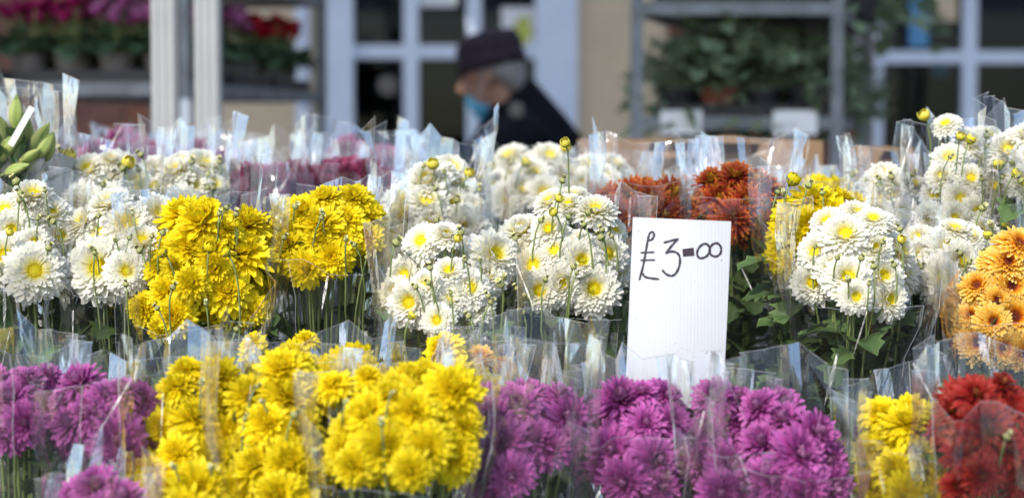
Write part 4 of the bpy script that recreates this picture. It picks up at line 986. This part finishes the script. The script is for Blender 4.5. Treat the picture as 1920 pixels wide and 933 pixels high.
bunch('red', 'A', 2.12, [(1830, 742, 86), (1902, 762, 86), (1792, 772, 86), (1850, 802, 116), (1802, 852, 96), (1892, 842, 96), (1842, 892, 96), (1912, 902, 86), (1792, 912, 70), (1940, 820, 96), (1880, 720, 70), (1950, 880, 96), (1770, 800, 70)],
      'dark red bunch in folded film on the lowest tier', [(1890, 815, 'g', 24)], cut=.4, film_up=50, fill=.35, leaves=3)

# lilies in bud
def lily_bud(seed):
    S = Petals(); n, m = 10, 18
    for i in range(n + 1):
        q = i / n; r = 0.215 * math.sin(math.pi * min(1, .10 + q * .9)) ** .8 * (1.05 - .35 * q) + .012
        for k in range(m):
            t = 2 * math.pi * k / m; rr = r * (1 + .10 * math.cos(3 * t)); S.v.append((rr * math.cos(t), rr * math.sin(t), q)); S.t.append(.35 + .65 * abs(math.cos(1.5 * t))); S.r.append(.5)
    for i in range(n):
        for k in range(m): S.f.append((i * m + k, i * m + (k + 1) % m, (i + 1) * m + (k + 1) % m, (i + 1) * m + k))
    return S.mesh('lily_bud', M['lily'])
LB_ = lily_bud(1); LLEAF = leaf_mesh(8, M['lily_leaf'], prof=[.05, .11, .15, .17, .16, .13, .09, .05, 0], bend=-.7, fold=.3)
dl_ = 2.86; base = Vector((P(20, 300, dl_).x, 2.92, 0.903))
lily = empty('lily_bunch', base); tag(lily, 'bunch of closed green lily buds in frosted film', 'flower bunch')
rg = random.Random(3)
for px, py, L, ax in ((30, 240, .050, (.06, -.1, 1)), (85, 300, .045, (.35, -.2, .9)), (48, 268, .045, (.2, -.4, .9)), (15, 262, .045, (-.3, -.4, .9)), (57, 285, .055, (.55, -.2, .75)), (0, 300, .062, (.6, -.25, .7)), (38, 305, .04, (.7, -.2, .45)), (70, 295, .045, (.5, .1, .8)), (-25, 250, .06, (-.3, -.1, 1)), (12, 325, .04, (.8, -.2, .3))):
    p = P(px, py, dl_ + rg.uniform(-.02, .02)); n = Vector(ax).normalized()
    o = link('lily_bud', LB_, lily); o.location = p - base; o.rotation_mode = 'QUATERNION'; o.rotation_quaternion = orient(n, rg.uniform(0, 6)); o.scale = (L, L, L)
    q1 = p - n * .05; foot = base + Vector((rg.uniform(-.02, .02), rg.uniform(-.02, .02), 0))
    link('stem', MB().tube([p - base, q1 - base, (q1.lerp(foot, .4)) - base, foot - base], [.0025, .003, .004, .004], 6).mesh('stem', M['stem'], True), lily)
    for _ in range(9):
        lf = link('leaf', LLEAF, lily); s = rg.uniform(.06, .10); lf.scale = (s, s, s); lf.location = q1.lerp(foot, rg.uniform(0, .35)) - base; lf.rotation_euler = (0, rg.uniform(-1.2, -.3), rg.uniform(0, 6.28))
c = P(20, 300, dl_); hw = .088
link('film_wrapper', film_mesh('film_wrapper', [(0, 0, 0, .05, .05), (P(0, 350, dl_).z - base.z, 0, 0, hw * .82, .07), (P(0, 160, dl_).z - base.z, -.01, 0, hw, .08), (1, -.01, 0, hw * 1.15, .09)], P(0, 165, dl_).z - base.z, M['film'], 301), lily)
link('frosted_sleeve', film_mesh('frosted_sleeve', [(0, 0, 0, .046, .046), (P(0, 350, dl_).z - base.z, 0, 0, hw * .74, .062), (1, 0, 0, hw * 1.5, .08)], P(0, 292, dl_).z - base.z, M['film_frost'], 302, jag=.008, rim=False), lily)
a, b = P(28, 258, dl_ - .03), P(58, 205, dl_ - .03)
dirv = (b - a); MB().box((a + b) / 2 - dirv * .1, (.009, .0015, dirv.length * 1.35), Vector((0, 0, 1)).rotation_difference(dirv).to_matrix()).build('plastic_care_stick', M['paper'], lily)

# ------------------------------------------------------------------ price card
def card_mat():
    m, nt, out = new_mat('corrugated_white_plastic'); L = nt.links
    b = node(nt, 'ShaderNodeBsdfPrincipled', Roughness=0.42); b.inputs['Specular IOR Level'].default_value = .4
    tc = node(nt, 'ShaderNodeTexCoord')
    wv = node(nt, 'ShaderNodeTexWave', wave_type='BANDS', bands_direction='X'); wv.inputs['Scale'].default_value = 72; wv.inputs['Distortion'].default_value = .3
    L.new(tc.outputs['Object'], wv.inputs['Vector'])
    bp = node(nt, 'ShaderNodeBump', Strength=.10, Distance=.001); L.new(wv.outputs['Fac'], bp.inputs['Height']); L.new(bp.outputs[0], b.inputs['Normal'])
    nz = node(nt, 'ShaderNodeTexNoise', Scale=55.0, Detail=6.0, Roughness=.75); L.new(tc.outputs['Object'], nz.inputs['Vector'])
    r1 = ramp(nt, [(0.295, (.22, .19, .17)), (0.335, (.60, .605, .635))]); L.new(nz.outputs['Fac'], r1.inputs[0])
    n2 = node(nt, 'ShaderNodeTexNoise', Scale=7.0, Detail=4.0); L.new(tc.outputs['Object'], n2.inputs['Vector'])
    r2 = ramp(nt, [(.3, (.86, .86, .85)), (.7, (1, 1, 1))]); L.new(n2.outputs['Fac'], r2.inputs[0])
    mx = node(nt, 'ShaderNodeMix', data_type='RGBA', blend_type='MULTIPLY'); mx.inputs[0].default_value = 1
    L.new(r1.outputs[0], mx.inputs[6]); L.new(r2.outputs[0], mx.inputs[7]); L.new(mx.outputs[2], b.inputs['Base Color']); L.new(b.outputs[0], out.inputs[0])
    return m
M['card'] = card_mat(); M['ink'] = surf('marker_ink', (.035, .022, .032), .45, var=.35, scale=120)
DC = 2.415
ctr = P(1262, 690, DC); wc, hc = 0.1235, 0.235
card = empty('price_card', Vector((ctr.x, DC, 0.583))); tag(card, 'white corrugated plastic price card handwritten 3 pounds in black marker', 'price card')
tl_ = P(1187, 407, DC); tr2 = P(1371, 415, DC)
ex = (tr2 - tl_); wc = ex.length; ex.normalize(); lean = math.radians(2)
ez = Vector((-ex.z, 0, ex.x)); back = Vector((0, 1, 0)); ezl = (ez * math.cos(lean) + back * math.sin(lean)).normalized(); ny = ex.cross(ezl).normalized()
if ny.y < 0: ny = -ny                                     # ny points away from the camera
def cp(u_, v_, o_): return tl_ + ex * u_ - ezl * v_ + ny * (o_ - .007 * math.sin(math.pi * min(1, max(0, u_ / wc))) - .004 * math.sin(math.pi * v_ / .235))
K = wc / 523.6
th = 0.004
me_ = MB(); vs = []
S0 = cp(0, 0, 0)
NU, NV = 12, 12
for o_ in (0, th):
    for r_ in range(NV + 1):
        for c_ in range(NU + 1): vs.append(cp(wc * c_ / NU, hc * r_ / NV, o_))
idx = lambda s_, r_, c_: s_ * (NU + 1) * (NV + 1) + r_ * (NU + 1) + c_
fs = [(idx(0, r_, c_), idx(0, r_, c_ + 1), idx(0, r_ + 1, c_ + 1), idx(0, r_ + 1, c_)) for r_ in range(NV) for c_ in range(NU)] + [(idx(1, r_, c_), idx(1, r_ + 1, c_), idx(1, r_ + 1, c_ + 1), idx(1, r_, c_ + 1)) for r_ in range(NV) for c_ in range(NU)]
for c_ in range(NU): fs += [(idx(0, 0, c_), idx(1, 0, c_), idx(1, 0, c_ + 1), idx(0, 0, c_ + 1)), (idx(0, NV, c_), idx(0, NV, c_ + 1), idx(1, NV, c_ + 1), idx(1, NV, c_))]
for r_ in range(NV): fs += [(idx(0, r_, 0), idx(0, r_ + 1, 0), idx(1, r_ + 1, 0), idx(1, r_, 0)), (idx(0, r_, NU), idx(1, r_, NU), idx(1, r_ + 1, NU), idx(0, r_ + 1, NU))]
me_.add(vs, fs).build('card', M['card'], card)
botm = cp(wc / 2, hc, th + .006); 
MB().tube([cp(wc / 2, hc * .3, th + .006), botm, Vector((botm.x, botm.y, .584))], .005, 8).build('stake', M['kraft'], card)
def catmull(p, n=8):
    p = [p[0]] + p + [p[-1]]; o = []
    for i in range(1, len(p) - 2):
        for k in range(n):
            t = k / n; a, b, c, d = p[i - 1], p[i], p[i + 1], p[i + 2]
            o.append(tuple(.5 * (2 * b[j] + (c[j] - a[j]) * t + (2 * a[j] - 5 * b[j] + 4 * c[j] - d[j]) * t * t + (3 * b[j] - a[j] - 3 * c[j] + d[j]) * t ** 3) for j in (0, 1)))
    return o + [p[-2]]
def stroke(name, polys, w=11.5, parent=card, caps=True):
    mb = MB(); sg = random.Random(len(polys))
    for q, pts in enumerate(polys):
        pts = catmull([(x - 105, (y - 18) - (x - 105) * 0.0459) for x, y in pts]) if len(pts) > 2 else [(x - 105, y - 18 - (x - 105) * .0459) for x, y in pts]
        pts = [(x + (y * .072), y) for x, y in pts]
        vs = []
        off = -(0.0006 + 0.00006 * q)
        for i, (x, y) in enumerate(pts):
            a, b = pts[max(0, i - 1)], pts[min(len(pts) - 1, i + 1)]
            dx, dy = b[0] - a[0], b[1] - a[1]; l = math.hypot(dx, dy) or 1; ww = w / 2 * (1 + .14 * math.sin(i * .7 + q)) * (0.75 if caps and i in (0, len(pts) - 1) else 1)
            for s in (-1, 1): vs.append(cp((x - dy / l * ww * s) * K, (y + dx / l * ww * s) * K, off))
        mb.add(vs, [(2 * i, 2 * i + 1, 2 * i + 3, 2 * i + 2) for i in range(len(pts) - 1)])
        for e in (0, len(pts) - 1) if caps else ():                       # round pen ends
            x, y = pts[e]; o = [cp((x + math.cos(t) * w * .42) * K, (y + math.sin(t) * w * .42) * K, off - .00003) for t in [k * math.pi / 5 for k in range(10)]]
            mb.add(o, [tuple(range(10))])
    return mb.build(name, M['ink'], parent)
stroke('pound_sign', [[(180, 140), (197, 138), (210, 122), (212, 104), (202, 96), (190, 104), (181, 128), (172, 170), (160, 230), (146, 290), (128, 348)], [(146, 316), (158, 333), (190, 341), (228, 345)], [(142, 206), (207, 203)], [(140, 246), (209, 244)]])
stroke('digit_three', [[(265, 152), (300, 143), (338, 133)], [(338, 133), (305, 168), (272, 208)], [(272, 208), (305, 199), (335, 210), (346, 240), (338, 285), (318, 318), (295, 328), (268, 317), (252, 299)]])
stroke('dash', [[(361, 207), (422, 201)]], w=40, caps=False)
stroke('digit_zero', [[(492, 160), (470, 162), (446, 185), (438, 212), (448, 233), (470, 234), (494, 220), (507, 192), (500, 168), (486, 158)]])
stroke('digit_zero', [[(505, 200), (512, 175), (535, 157), (558, 162), (569, 185), (563, 212), (540, 227), (516, 220), (507, 200), (509, 182)]])
